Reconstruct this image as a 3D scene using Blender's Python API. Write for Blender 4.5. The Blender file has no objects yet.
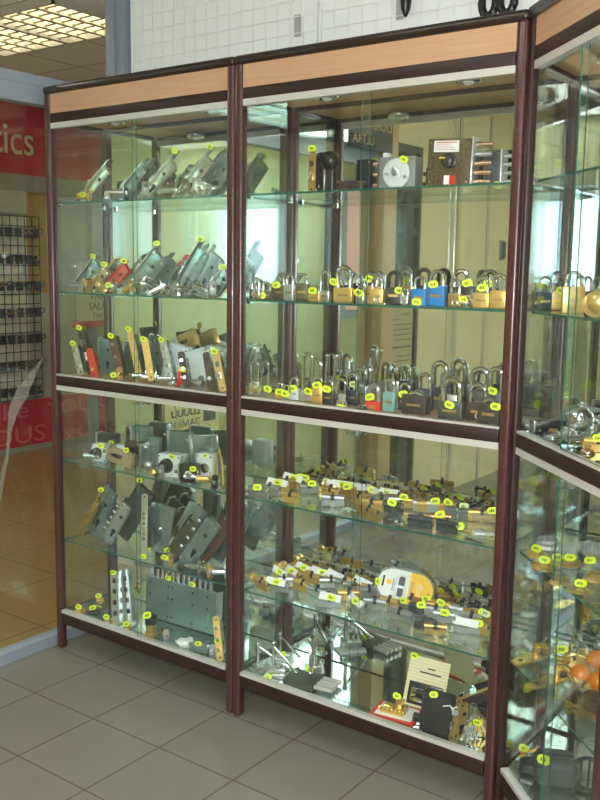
import bpy, bmesh, math, random
from mathutils import Vector, Matrix, Euler
random.seed(7)
SC = bpy.context.scene
COL = SC.collection
R = math.radians
PI = math.pi

# ------------------------------------------------------------------ camera
CAM = Vector((2.7551, -2.1972, 1.4702)); YAW, PITCH, ROLL, FPX = .6322, -.1416, .0144, 920.87
fwd = Vector((-math.sin(YAW)*math.cos(PITCH), math.cos(YAW)*math.cos(PITCH), math.sin(PITCH)))
_r = Vector((math.cos(YAW), math.sin(YAW), 0)); _u = _r.cross(fwd)
rgt = _r*math.cos(ROLL) + _u*math.sin(ROLL); upv = -_r*math.sin(ROLL) + _u*math.cos(ROLL)
cd = bpy.data.cameras.new('camera'); cam = bpy.data.objects.new('camera', cd); COL.objects.link(cam)
cam.matrix_world = Matrix(((rgt.x, upv.x, -fwd.x, CAM.x), (rgt.y, upv.y, -fwd.y, CAM.y), (rgt.z, upv.z, -fwd.z, CAM.z), (0, 0, 0, 1)))
cd.sensor_fit = 'VERTICAL'; cd.sensor_height = 24; cd.lens = 24*FPX/800; cd.clip_start = .02; cd.clip_end = 60
SC.camera = cam

def ray(px, py): return fwd + rgt*((px-300)/FPX) - upv*((py-400)/FPX)
def on_z(px, py, z):
    d = ray(px, py); t = (z-CAM.z)/d.z; return CAM + d*t
def proj_x(P):
    d = Vector(P)-CAM; return 300 + FPX*d.dot(rgt)/d.dot(fwd)
def x_at(px, y, z):
    lo, hi = -4.0, 2.6
    for _ in range(40):
        m = (lo+hi)/2
        if proj_x((m, y, z)) < px: lo = m
        else: hi = m
    return lo

# ------------------------------------------------------------------ materials
def srgb(r, g, b):
    f = lambda c: (c/255/12.92) if c/255 <= .04045 else ((c/255+.055)/1.055)**2.4
    return (f(r), f(g), f(b), 1)
def mat(name, col, rough=.5, metal=0, noise=None, bump=None, spec=None, coat=0):
    m = bpy.data.materials.new(name); m.use_nodes = True
    nt = m.node_tree; b = nt.nodes['Principled BSDF']
    b.inputs['Base Color'].default_value = col; b.inputs['Roughness'].default_value = rough; b.inputs['Metallic'].default_value = metal
    if spec is not None: b.inputs['Specular IOR Level'].default_value = spec
    if coat: b.inputs['Coat Weight'].default_value = coat
    if noise:                                   # (scale, colour 2, lo, hi)
        tc = nt.nodes.new('ShaderNodeTexCoord'); n = nt.nodes.new('ShaderNodeTexNoise'); r = nt.nodes.new('ShaderNodeValToRGB')
        n.inputs['Scale'].default_value = noise[0]; n.inputs['Detail'].default_value = 4
        r.color_ramp.elements[0].position = noise[2]; r.color_ramp.elements[1].position = noise[3]
        r.color_ramp.elements[0].color = col; r.color_ramp.elements[1].color = noise[1]
        nt.links.new(tc.outputs['Object'], n.inputs['Vector']); nt.links.new(n.outputs['Fac'], r.inputs['Fac']); nt.links.new(r.outputs['Color'], b.inputs['Base Color'])
    if bump:
        tc = nt.nodes.new('ShaderNodeTexCoord'); n = nt.nodes.new('ShaderNodeTexNoise'); bp = nt.nodes.new('ShaderNodeBump')
        n.inputs['Scale'].default_value = bump[0]; bp.inputs['Strength'].default_value = bump[1]; bp.inputs['Distance'].default_value = .002
        nt.links.new(tc.outputs['Object'], n.inputs['Vector']); nt.links.new(n.outputs['Fac'], bp.inputs['Height']); nt.links.new(bp.outputs['Normal'], b.inputs['Normal'])
    return m
def emit(name, col, s):
    m = bpy.data.materials.new(name); m.use_nodes = True; nt = m.node_tree; nt.nodes.clear()
    o = nt.nodes.new('ShaderNodeOutputMaterial'); e = nt.nodes.new('ShaderNodeEmission'); e.inputs[0].default_value = col; e.inputs[1].default_value = s
    nt.links.new(e.outputs[0], o.inputs[0]); return m
def glass(name, tint, dust=.012, ior=1.5, rough=0.0, dustcol=(.8, .85, .85, 1)):
    m = bpy.data.materials.new(name); m.use_nodes = True; nt = m.node_tree; nt.nodes.clear()
    o = nt.nodes.new('ShaderNodeOutputMaterial'); t = nt.nodes.new('ShaderNodeBsdfTransparent'); g = nt.nodes.new('ShaderNodeBsdfGlossy')
    f = nt.nodes.new('ShaderNodeFresnel'); mx = nt.nodes.new('ShaderNodeMixShader'); d = nt.nodes.new('ShaderNodeBsdfDiffuse'); m2 = nt.nodes.new('ShaderNodeMixShader')
    # a thin pane: the same Fresnel weight from both sides
    geo = nt.nodes.new('ShaderNodeNewGeometry'); mm = nt.nodes.new('ShaderNodeMath'); mm.operation = 'MULTIPLY_ADD'
    mm.inputs[1].default_value = 1/ior-ior; mm.inputs[2].default_value = ior
    nt.links.new(geo.outputs['Backfacing'], mm.inputs[0]); nt.links.new(mm.outputs[0], f.inputs['IOR'])
    f.inputs['IOR'].default_value = ior
    t.inputs[0].default_value = tint; g.inputs[0].default_value = (.92, 1, .98, 1); g.inputs['Roughness'].default_value = rough; d.inputs[0].default_value = dustcol
    nt.links.new(f.outputs[0], mx.inputs[0]); nt.links.new(t.outputs[0], mx.inputs[1]); nt.links.new(g.outputs[0], mx.inputs[2])
    m2.inputs[0].default_value = dust; nt.links.new(mx.outputs[0], m2.inputs[1]); nt.links.new(d.outputs[0], m2.inputs[2]); nt.links.new(m2.outputs[0], o.inputs[0])
    return m
def tiles(name, c1, c2, grout, sx, sy, ox, oy, gw, rough, bumpy=.15):
    m = bpy.data.materials.new(name); m.use_nodes = True; nt = m.node_tree; b = nt.nodes['Principled BSDF']
    tc = nt.nodes.new('ShaderNodeTexCoord'); sp = nt.nodes.new('ShaderNodeSeparateXYZ'); nt.links.new(tc.outputs['Object'], sp.inputs[0])
    def M(op, a, bb=None):
        n = nt.nodes.new('ShaderNodeMath'); n.operation = op
        for i, v in enumerate((a, bb)):
            if v is None: continue
            if isinstance(v, (int, float)): n.inputs[i].default_value = v
            else: nt.links.new(v, n.inputs[i])
        return n.outputs[0]
    def dist(s, size, off):
        q = M('DIVIDE', M('SUBTRACT', s, off), size); fr = M('FRACT', q)
        return M('MULTIPLY', M('MINIMUM', fr, M('SUBTRACT', 1, fr)), size), M('FLOOR', q)
    dx, ix = dist(sp.outputs[0], sx, ox); dy, iy = dist(sp.outputs[1], sy, oy)
    g = M('LESS_THAN', M('MINIMUM', dx, dy), gw)
    cb = nt.nodes.new('ShaderNodeCombineXYZ'); nt.links.new(ix, cb.inputs[0]); nt.links.new(iy, cb.inputs[1])
    wn = nt.nodes.new('ShaderNodeTexWhiteNoise'); nt.links.new(cb.outputs[0], wn.inputs['Vector'])
    ns = nt.nodes.new('ShaderNodeTexNoise'); ns.inputs['Scale'].default_value = 9; ns.inputs['Detail'].default_value = 6; nt.links.new(tc.outputs['Object'], ns.inputs['Vector'])
    f = M('ADD', M('MULTIPLY', wn.outputs['Value'], .45), M('MULTIPLY', ns.outputs['Fac'], .55))
    mx = nt.nodes.new('ShaderNodeMix'); mx.data_type = 'RGBA'; mx.inputs[6].default_value = c1; mx.inputs[7].default_value = c2; nt.links.new(f, mx.inputs[0])
    m2 = nt.nodes.new('ShaderNodeMix'); m2.data_type = 'RGBA'; m2.inputs[7].default_value = grout; nt.links.new(g, m2.inputs[0]); nt.links.new(mx.outputs[2], m2.inputs[6])
    nt.links.new(m2.outputs[2], b.inputs['Base Color']); b.inputs['Roughness'].default_value = rough
    bp = nt.nodes.new('ShaderNodeBump'); bp.inputs['Strength'].default_value = bumpy; bp.inputs['Distance'].default_value = .002
    nt.links.new(M('SUBTRACT', 1, g), bp.inputs['Height']); nt.links.new(bp.outputs[0], b.inputs['Normal'])
    return m

m_post = mat('mahogany_lacquer', srgb(80, 46, 42), .32, 0, (90, srgb(58, 32, 29), .35, .7), coat=.3)
m_rail = mat('dark_mahogany', srgb(50, 26, 22), .42, 0, (60, srgb(38, 19, 16), .3, .7))
m_trimd = mat('dark_trim', srgb(40, 26, 22), .3, coat=.3)
def beech():
    m = mat('beech_laminate', srgb(214, 160, 118), .45); nt = m.node_tree; b = nt.nodes['Principled BSDF']
    tc = nt.nodes.new('ShaderNodeTexCoord'); mp = nt.nodes.new('ShaderNodeMapping'); mp.inputs['Scale'].default_value = (3, 1, 60)
    n = nt.nodes.new('ShaderNodeTexNoise'); n.inputs['Scale'].default_value = 2; n.inputs['Detail'].default_value = 5
    r = nt.nodes.new('ShaderNodeValToRGB'); r.color_ramp.elements[0].color = srgb(190, 150, 118); r.color_ramp.elements[1].color = srgb(180, 138, 106)
    r.color_ramp.elements[0].position = .35; r.color_ramp.elements[1].position = .7
    nt.links.new(tc.outputs['Object'], mp.inputs[0]); nt.links.new(mp.outputs[0], n.inputs['Vector']); nt.links.new(n.outputs['Fac'], r.inputs[0]); nt.links.new(r.outputs[0], b.inputs['Base Color'])
    return m
m_beech = beech()
m_alu = mat('white_aluminium', srgb(196, 192, 184), .4, .25)
m_alug = mat('grey_aluminium', srgb(150, 158, 170), .45, .2)
m_pane = glass('clear_pane', (.98, .992, .985, 1), .005)
m_shelfg = glass('shelf_glass', (.95, .985, .97, 1), .012)
m_store = glass('storefront_glass', (.95, .96, .94, 1), .006)
m_edge = mat('green_glass_edge', srgb(34, 92, 76), .15, 0, spec=.6)
m_mirror = mat('mirror', (.80, .82, .79, 1), .015, 1)
m_deck = mat('mirror_deck', (.62, .70, .68, 1), .04, 1)
m_ctop = mat('brown_board', srgb(206, 166, 118), .35, 0, (14, srgb(190, 148, 102), .3, .7))
m_chrome = mat('chrome', (.78, .79, .80, 1), .12, 1)
m_steel = mat('brushed_steel', (.64, .66, .66, 1), .28, .9)
m_steell = mat('pale_zinc_steel', (.76, .81, .77, 1), .2, .85)
m_zinc = mat('blue_grey_zinc', srgb(152, 170, 174), .2, .82)
m_teal = mat('grey_green_enamel', srgb(112, 134, 132), .3, .45)
m_brass = mat('brass', (.80, .54, .18, 1), .3, .7)
m_brassd = mat('aged_brass', (.50, .33, .12, 1), .35, .7)
m_gold = mat('polished_gold_brass', (.95, .66, .20, 1), .16, .85)
m_copper = mat('copper_bolt', (.80, .52, .40, 1), .25, 1)
m_bronze = mat('dark_bronze', srgb(60, 44, 38), .4, .4)
m_brown = mat('brown_enamel', srgb(92, 52, 38), .4, .1)
m_speck = mat('speckled_hammer_brown', srgb(96, 74, 46), .45, .2, (160, srgb(44, 34, 24), .45, .6), (90, .4))
m_black = mat('black_plastic', srgb(22, 22, 24), .35)
m_blackm = mat('matt_black_pouch', srgb(20, 20, 21), .75, bump=(60, .4))
m_dgrey = mat('dark_grey_enamel', srgb(62, 66, 70), .4, .2)
m_grey = mat('mid_grey_enamel', srgb(126, 128, 130), .42, .2)
m_white = mat('white_enamel', srgb(206, 216, 214), .4)
m_dial = mat('silver_white_dial', srgb(206, 210, 210), .5)
m_paper = mat('white_paper', srgb(232, 234, 230), .7)
m_cream = mat('cream_card', srgb(226, 216, 178), .6)
m_tag = mat('fluorescent_tag', srgb(222, 240, 30), .6)
m_tagp = mat('pale_tag', srgb(214, 228, 150), .6)
m_ink = mat('dark_print', srgb(60, 66, 24), .6)
m_inkb = mat('black_print', srgb(40, 40, 44), .6)
m_red = mat('red_paint', srgb(206, 44, 34), .35)
m_redsign = mat('red_vinyl', srgb(190, 10, 50), .5)
m_blue = mat('blue_vinyl', srgb(16, 120, 190), .4)
m_tan = mat('tan_enamel', srgb(146, 126, 98), .45, .1)
m_yellow = mat('yellow_card', srgb(244, 190, 16), .5)
m_orange = mat('orange_resin', srgb(212, 120, 8), .2, 0, (26, srgb(168, 74, 4), .4, .75))
m_plastic = glass('clear_plastic', (.93, .94, .92, 1), .16, 1.45, .08, (.85, .87, .86, 1))
m_olive = mat('olive_lock_case', srgb(74, 76, 58), .4, .3)

# ------------------------------------------------------------------ mesh builder
class MB:
    def __init__(s): s.bm = bmesh.new(); s.mi = 0
    def _fin(s, vs, M=None):
        vs = [v for v in vs if v.is_valid]
        if M is not None: bmesh.ops.transform(s.bm, matrix=M, verts=vs)
        if s.mi:
            for f in {f for v in vs for f in v.link_faces}: f.material_index = s.mi
        return s
    def box(s, x0, x1, y0, y1, z0, z1, bev=0, seg=2, M=None):
        g = bmesh.ops.create_cube(s.bm, size=1); vs = g['verts']
        bmesh.ops.scale(s.bm, vec=(abs(x1-x0), abs(y1-y0), abs(z1-z0)), verts=vs)
        bmesh.ops.translate(s.bm, vec=((x0+x1)/2, (y0+y1)/2, (z0+z1)/2), verts=vs)
        if bev:
            es = list({e for v in vs for e in v.link_edges})
            r = bmesh.ops.bevel(s.bm, geom=es, offset=bev, segments=seg, affect='EDGES', profile=.5)
            vs = list({v for v in r['verts']} | {v for v in vs if v.is_valid})
        return s._fin(vs, M)
    def cyl(s, p0, p1, r, seg=14, r2=None):
        p0, p1 = Vector(p0), Vector(p1); d = p1-p0
        g = bmesh.ops.create_cone(s.bm, cap_ends=True, segments=seg, radius1=r, radius2=r if r2 is None else r2, depth=d.length)
        return s._fin(g['verts'], Matrix.Translation((p0+p1)/2) @ d.to_track_quat('Z', 'Y').to_matrix().to_4x4())
    def sph(s, c, r, sx=1, sy=1, sz=1, u=14, v=9):
        g = bmesh.ops.create_uvsphere(s.bm, u_segments=u, v_segments=v, radius=r)
        return s._fin(g['verts'], Matrix.Translation(c) @ Matrix.Diagonal((sx, sy, sz, 1)))
    def lathe(s, prof, c=(0, 0, 0), axis='Z', seg=20):
        rings = []
        for r, h in prof:
            rings.append([s.bm.verts.new((max(r, 1e-5)*math.cos(2*PI*i/seg), max(r, 1e-5)*math.sin(2*PI*i/seg), h)) for i in range(seg)])
        for a, b in zip(rings, rings[1:]):
            for i in range(seg): s.bm.faces.new((a[i], a[(i+1) % seg], b[(i+1) % seg], b[i]))
        s.bm.faces.new(rings[0][::-1]); s.bm.faces.new(rings[-1])
        M = Matrix.Translation(c)
        if axis == 'Y': M = M @ Matrix.Rotation(R(90), 4, 'X')     # +h points to -Y (towards the front)
        if axis == 'X': M = M @ Matrix.Rotation(R(90), 4, 'Y')
        return s._fin([v for ring in rings for v in ring], M)
    def tube(s, pts, r, seg=8, closed=False):
        pts = [Vector(p) for p in pts]; n = len(pts); rings = []
        up = Vector((0.123, .31, .94)).normalized()
        for i, p in enumerate(pts):
            a = pts[(i-1) % n] if (closed or i > 0) else p; b = pts[(i+1) % n] if (closed or i < n-1) else p
            t = (b-a).normalized(); x = t.cross(up)
            if x.length < 1e-4: x = t.cross(Vector((1, 0, 0)))
            x.normalize(); y = t.cross(x).normalized(); up = -x.cross(t) if False else up
            rr = r[i] if isinstance(r, (list, tuple)) else r
            rings.append([s.bm.verts.new(p + (x*math.cos(2*PI*k/seg)+y*math.sin(2*PI*k/seg))*rr) for k in range(seg)])
        m = n if closed else n-1
        for i in range(m):
            A, B = rings[i], rings[(i+1) % n]
            for k in range(seg): s.bm.faces.new((A[k], A[(k+1) % seg], B[(k+1) % seg], B[k]))
        if not closed: s.bm.faces.new(rings[0][::-1]); s.bm.faces.new(rings[-1])
        return s._fin([v for q in rings for v in q])
    def prism(s, poly, a0, a1, axis='Y', M=None):
        def P(u, w, a): return {'Y': (u, a, w), 'Z': (u, w, a), 'X': (a, u, w)}[axis]
        A = [s.bm.verts.new(P(u, w, a0)) for u, w in poly]; B = [s.bm.verts.new(P(u, w, a1)) for u, w in poly]
        s.bm.faces.new(A); s.bm.faces.new(B[::-1]); n = len(poly)
        for i in range(n): s.bm.faces.new((A[i], B[i], B[(i+1) % n], A[(i+1) % n]))
        return s._fin(A+B, M)
    def build(s, name, mats, parent=None, smooth=40):
        bmesh.ops.recalc_face_normals(s.bm, faces=s.bm.faces[:])
        me = bpy.data.meshes.new(name); s.bm.to_mesh(me); s.bm.free()
        for mm in (mats if isinstance(mats, (list, tuple)) else [mats]): me.materials.append(mm)
        if smooth:
            for p in me.polygons: p.use_smooth = True
            me.set_sharp_from_angle(angle=R(smooth))
        o = bpy.data.objects.new(name, me); COL.objects.link(o)
        if parent: o.parent = parent
        return o
def round_poly(w, h, r, n=4, cx=0, cz=0):
    out = []
    for sx, sz, a0 in ((1, 1, 0), (-1, 1, 90), (-1, -1, 180), (1, -1, 270)):
        for k in range(n+1):
            a = R(a0+90*k/n); out.append((cx+sx*(w/2-r)+r*math.cos(a), cz+sz*(h/2-r)+r*math.sin(a)))
    return out
def text_obj(name, s, size, m, parent, loc, rot, depth=.0006, align='CENTER', bold=0, sx=1):
    cu = bpy.data.curves.new(name, 'FONT'); cu.body = s; cu.size = size; cu.extrude = depth; cu.align_x = align; cu.align_y = 'CENTER'; cu.offset = bold; cu.resolution_u = 3
    t = bpy.data.objects.new(name+'_tmp', cu); COL.objects.link(t)
    dg = bpy.context.evaluated_depsgraph_get(); me = bpy.data.meshes.new_from_object(t.evaluated_get(dg)); bpy.data.objects.remove(t)
    me.name = name; me.materials.clear(); me.materials.append(m)
    o = bpy.data.objects.new(name, me); COL.objects.link(o)
    o.location = loc; o.rotation_euler = rot; o.scale = (sx, 1, 1)
    if parent: o.parent = parent
    return o
def tag_props(o, label, cat, group=None):
    o['label'] = label; o['category'] = cat
    if group: o['group'] = group
    return o
def thing(name, label, cat, loc=(0, 0, 0), rz=0, group=None):
    o = bpy.data.objects.new(name, None); COL.objects.link(o); o.empty_display_size = .05
    o.location = loc; o.rotation_euler = (0, 0, rz); return tag_props(o, label, cat, group)
def struct(o): o['kind'] = 'structure'; return o

# ------------------------------------------------------------------ room
H = 2.1; D = .295; CEIL = 2.8; BACK = .345
m_floor = tiles('shop_floor_tiles', srgb(130, 125, 111), srgb(119, 114, 101), srgb(100, 90, 74), .30, .295, .842, -.297, .0028, .24)
m_mfloor = tiles('mall_floor_tiles', srgb(156, 124, 76), srgb(140, 110, 66), srgb(92, 70, 42), .45, .45, -.68, .1, .004, .3)
m_wall = mat('beige_wall', srgb(222, 206, 160), .8, 0, (3, srgb(214, 198, 150), .3, .7))
m_wallw = mat('white_wall', srgb(226, 227, 226), .8)
m_ceil = tiles('ceiling_tiles', srgb(238, 242, 244), srgb(232, 236, 238), srgb(160, 156, 146), .6, .6, -2.3, 2.13, .006, .9, .1)
m_column = mat('tan_column', srgb(190, 156, 112), .7)
X1, YF = 6.6, -5.0
mb = MB(); mb.box(-.03, X1, YF, .5, -.04, 0); struct(mb.build('floor', m_floor))
mb = MB(); mb.box(-3.4, -.03, -9, 7, -.04, -.0005); struct(mb.build('floor_mall', m_mfloor))
mb = MB(); mb.box(-3.4, X1, -9, 7, CEIL, CEIL+.05); struct(mb.build('ceiling', m_ceil))
mb = MB(); mb.box(.05, X1, BACK+.02, BACK+.1, 0, CEIL); struct(mb.build('wall_back', m_wallw))
mb = MB(); mb.box(X1, X1+.1, YF, BACK+.1, 0, CEIL); struct(mb.build('wall_right', m_wall))
# unseen front-wall windows behind the photographer, split and sized to steer cabinet glare
WIN = ((3.1, 4.14, 1.25, 2.25, 8), (4.22, 4.47, 1.05, 2.3, 2.8), (4.82, 6.2, 1.05, 2.3, 2.6))
xs = [-.03]+[v for w_ in WIN for v in w_[:2]]+[X1+.1]
mb = MB()
for k in range(0, len(xs), 2): mb.box(xs[k], xs[k+1], YF-.1, YF, 0, CEIL)
for a, b, z0, z1, e in WIN: mb.box(a, b, YF-.1, YF, 0, z0); mb.box(a, b, YF-.1, YF, z1, CEIL)
struct(mb.build('wall_front', m_wall))
for k, (a, b, z0, z1, e) in enumerate(WIN):
    mb = MB()
    for x in ([a+.02, b-.02] if k == 0 else [a+.02, (a+b)/2, b-.02]): mb.box(x-.03, x+.03, YF-.07, YF-.01, z0, z1)
    for z in (z0+.02, z1-.02): mb.box(a, b, YF-.069, YF-.011, z-.03, z+.03)
    struct(mb.build('window_%d' % (k+3), m_alu))
    struct(MB().box(a-.1, b+.1, YF-.30, YF-.29, z0-.1, z1+.1).build('sky_outside', emit('daylight_sky', (.62, .88, 1, 1), e)))
# mall side
m_mallwall = mat('mall_beige_wall', srgb(200, 184, 140), .8)
mb = MB(); mb.box(-3.4, -3.27, -9, .9, 0, CEIL); struct(mb.build('wall_mall_left', m_mallwall))
mb = MB(); mb.box(-3.4, -3.29, .9, 7, 0, CEIL); struct(mb.build('wall_mall_shopfront', mat('shop_interior_wall', srgb(176, 172, 158), .8)))
mb = MB(); mb.box(-3.4, -.03, 7, 7.1, 0, CEIL); struct(mb.build('wall_mall_back', m_mallwall))
mb = MB(); mb.box(-3.4, -.03, -9.1, -9, 0, CEIL); struct(mb.build('wall_mall_front', m_mallwall))
mb = MB(); mb.box(-.03, .05, BACK+.03, 7, 0, CEIL); struct(mb.build('wall_mall_right', m_mallwall))
# storefront glazing between shop and mall (plane x = -.03)
GY0 = -1.78
mb = MB(); mb.box(-.085, -.03, GY0, .31, 0, .042); struct(mb.build('baseboard_left', m_alug))
mb = MB(); mb.box(-.085, -.031, GY0, .31, 2.04, 2.07); mb.box(-.085, -.035, GY0, .31, 2.07, 2.105); mb.box(-.085, -.031, GY0, .31, 2.105, 2.14); struct(mb.build('trim_1', m_alug, smooth=0))
mb = MB(); mb.box(-.03, .018, .315, .345, 0, CEIL); mb.box(.018, .058, .325, .366, 0, CEIL); struct(mb.build('trim_2', mat('post_grey', srgb(128, 136, 150), .5), smooth=0))
w = MB().box(-.062, -.056, GY0, .315, .042, 2.04).build('window_2', [m_store]); struct(w)
struct(MB().box(-.16, .0, GY0-.14, GY0, 0, CEIL, .004).build('trim_3', m_column))
# beyond the column: framed doorway then wall
m_frame = mat('dark_green_frame', srgb(52, 58, 50), .5)
mb = MB()
for y, w_ in ((-1.93, .01), (-2.115, .055), (-2.25, .02)): mb.box(-.09, -.03, y-w_, y+w_, 0, 2.2)
for z, w_ in ((.04, .04), (1.28, .03), (1.70, .022), (1.86, .016), (2.03, .02), (2.18, .02)): mb.box(-.088, -.032, -2.25, -1.92, z-w_, z+w_)
mb.prism([(-1.93, 1.60), (-1.93, 1.55), (-2.08, 1.43), (-2.08, 1.48)], -.07, -.04, 'X')
struct(mb.build('door_1', m_frame))
mb = MB(); mb.box(-.10, -.03, YF, -2.26, 0, CEIL); mb.box(-.10, -.03, -2.26, GY0-.14, 2.2, CEIL); struct(mb.build('wall_left', m_wall))
mb = MB()
for y in (-2.75, -3.2, -3.85): mb.box(-.031, -.022, y-.02, y+.02, 0, CEIL)
struct(mb.build('trim_4', mat('pale_panel_strip', srgb(188, 178, 150), .6)))

# ------------------------------------------------------------------ luminaires
def luminaire(x0, x1, y0, y1, e, label, rows=4, along='Y'):
    t = thing('ceiling_light', label, 'light', ((x0+x1)/2, (y0+y1)/2, CEIL), 0, 'louvred ceiling lights')
    w, l = (x1-x0)/2, (y1-y0)/2
    mb = MB()
    for a, b, c, d in ((-w, w, -l, -l+.012), (-w, w, l-.012, l), (-w, -w+.012, -l, l), (w-.012, w, -l, l)): mb.box(a, b, c, d, -.045, -.001)
    mb.build('frame', m_alu, t, 0)
    MB().box(-w+.012, w-.012, -l+.012, l-.012, -.006, -.002).build('diffuser', e, t, 0)
    mb = MB(); n = rows
    for i in range(1, n):
        x = -w+.012+(2*w-.024)*i/n; mb.prism([(x-.016, -.042), (x+.016, -.042), (x, -.007)], -l+.012, l-.012, 'Y')
    k = max(4, int(2*l/.075))
    for j in range(1, k):
        y = -l+2*l*j/k; mb.prism([(y-.012, -.030), (y+.012, -.030), (y, -.009)], -w+.012, w-.012, 'X')
    mb.build('louvre', mat('louvre_metal', (.8, .75, .6, 1), .5, .2), t, 0)
    return t
E_MALL = emit('warm_tube', (1, .88, .58, 1), 1.5)
E_MALLW = emit('warm_white_tube', (1, .95, .82, 1), 7.5)
E_SHOP = emit('cool_tube', (.93, .98, 1, 1), 7)
E_MALLC = emit('cool_mall_tube', (.55, .94, 1, 1), 16)
luminaire(-2.3, -1.7, .93, 1.53, E_MALL, 'square louvred ceiling light glowing warm in the mall, farther from grey post')
luminaire(-1.69, -1.09, .93, 1.53, E_MALL, 'square louvred ceiling light glowing warm in the mall, beside grey post')
luminaire(-2.6, -1.3, -5.6, -3.4, E_MALLC, 'large white mall ceiling light mirrored in cabinet bottom', 6)
luminaire(2.35, 2.95, -3.5, -1.9, E_SHOP, 'shop ceiling light mirrored high in corner cabinet', 4)
luminaire(.9, 1.5, -3.6, -2.4, E_SHOP, 'shop ceiling light nearer the storefront glass', 4)
luminaire(-2.4, -1.2, -1.2, -.0, E_MALLW, 'mall ceiling light along the storefront glass', 8)
luminaire(.5, 1.7, -1.75, -1.15, E_SHOP, 'added unseen ceiling light brightening the floor before left cabinet', 8)  # no known lamp here; added to lift floor and cabinet fronts
luminaire(2.6, 3.8, -1.5, -.9, E_SHOP, 'added unseen ceiling light brightening the floor by corner cabinet', 8)  # second added lamp, out of view, brightening the floor and fronts
luminaire(3.3, 4.5, -4.95, -3.9, emit('bright_tube', (.8, .98, 1, 1), 24), 'shop ceiling light by the window wall behind the photographer', 6)
luminaire(-2.3, -1.7, 3.3, 4.5, E_MALLW, 'mall ceiling light deep along the corridor', 4)

# the camera's own flash, a small lamp beside the lens
fl = bpy.data.lights.new('camera_flash', 'SPOT'); fl.energy = 120; fl.spot_size = R(85); fl.spot_blend = .6; fl.shadow_soft_size = .018; fl.color = (1, .97, .93)
flo = bpy.data.objects.new('camera_flash', fl); COL.objects.link(flo); flo.matrix_world = cam.matrix_world.copy(); flo.location = CAM + upv*.055 - rgt*.03

# ------------------------------------------------------------------ opposite shop front
t = thing('shop_sign', 'red fascia sign with pale lettering tics on the shop across the mall', 'sign', (-3.27, 2.3, 2.155))
MB().box(-.02, .0, -1.2, 3.5, 0, .54).build('sign_board', m_redsign, t, 0)
m_sletter = mat('pale_gold_letter', srgb(226, 206, 176), .5)
yt = lambda px, py: (lambda d: (CAM + d*((-3.25-CAM.x)/d.x)))(ray(px, py))
PT = yt(36, 147)
text_obj('lettering', 'optics', .33, m_sletter, t, (.004, PT.y-2.3, PT.z-2.155+.03), (R(90), 0, R(90)), .003, 'RIGHT', sx=.86)
t = thing('window_decal', 'low red vinyl band with faint white words on shopfront across the mall', 'sign', (-3.27, 2.3, .04))
MB().box(-.012, 0, -1.2, 3.5, 0, .365).build('vinyl_band', m_redsign, t, 0)
m_fl = mat('faint_white_vinyl', srgb(222, 96, 104), .5)
for s, px, py, sz in (('ke', 17, 412, .19), ('OUS', 20, 437, .19), ('YOUR H', 88, 404, .16), ('YS/C', 86, 434, .16)):
    P = yt(px, py); text_obj('lettering', s, sz, m_fl, t, (.004, P.y-2.3, P.z-.04), (R(90), 0, R(90)), .002, sx=1.4)
mb = MB(); mb.box(-3.29, -3.25, .9, 7, 0, .04); mb.box(-3.29, -3.26, .9, 7, 2.03, 2.155); struct(mb.build('trim_5', mat('grey_sill', srgb(150, 148, 130), .6), smooth=0))
struct(MB().box(-3.29, -3.286, 2.40, 2.60, 1.25, 2.03).build('trim_6', mat('tan_jamb', srgb(176, 146, 84), .6)))
struct(MB().box(-3.29, -3.26, 1.2, 2.40, 1.86, 2.03, .003).build('trim_7', mat('pale_blind', srgb(190, 190, 172), .8)))
# lit display window farther along the mall, mirrored through the dark door frame
lw = thing('display_window', 'lit white and pink shop window far along the mall, mirrored in padlock shelf', 'window', (-3.262, -7.0, 0))
MB().box(0, .02, -.75, .75, .9, 2.5).build('frame', m_alug, lw, 0)
MB().box(.021, .024, -.70, .10, 1.0, 2.45).build('white_panel', emit('lit_window_white', (.92, 1, .82, 1), .75), lw, 0)
MB().box(.021, .024, .14, .70, 1.0, 2.45).build('pink_panel', emit('lit_window_pink', (1, .62, .5, 1), .5), lw, 0)
# racks
rk = thing('wire_rack', 'white wire display rack hung with small dark eyewear behind shopfront', 'rack', (-3.262, 1.9, .42))
mb = MB(); gy0, gy1 = -.6, .61
for i in range(19): y = gy0+(gy1-gy0)*i/18; mb.cyl((.0, y, 0), (.0, y, 1.42), .004, 6)
for i in range(20): mb.cyl((.0, gy0, 1.42*i/19), (.0, gy1, 1.42*i/19), .004, 6)
mb.build('wire_grid', m_frame, rk)
MB().box(-.015, -.008, gy0, .50, 0, 1.42).build('back_panel', mat('pale_panel', srgb(212, 210, 196), .7), rk, 0)
m_hold = mat('dark_teal_holder', srgb(58, 70, 72), .5); ROWN = ('bottom', 'second', 'third', 'fourth', 'fifth', 'sixth', 'top')
ORD = ('first', 'second', 'third', 'fourth', 'fifth', 'sixth', 'seventh', 'eighth', 'ninth', 'tenth', 'eleventh', 'twelfth', 'thirteenth', 'fourteenth', 'fifteenth', 'sixteenth', 'seventeenth', 'eighteenth', 'nineteenth', 'twentieth', 'twenty-first', 'twenty-second', 'twenty-third', 'twenty-fourth', 'twenty-fifth', 'twenty-sixth', 'twenty-seventh', 'twenty-eighth', 'twenty-ninth', 'thirtieth')
cols = [m_bronze, m_dgrey, m_black, mat('blue_frame', srgb(40, 66, 96), .4), m_brassd]
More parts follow.
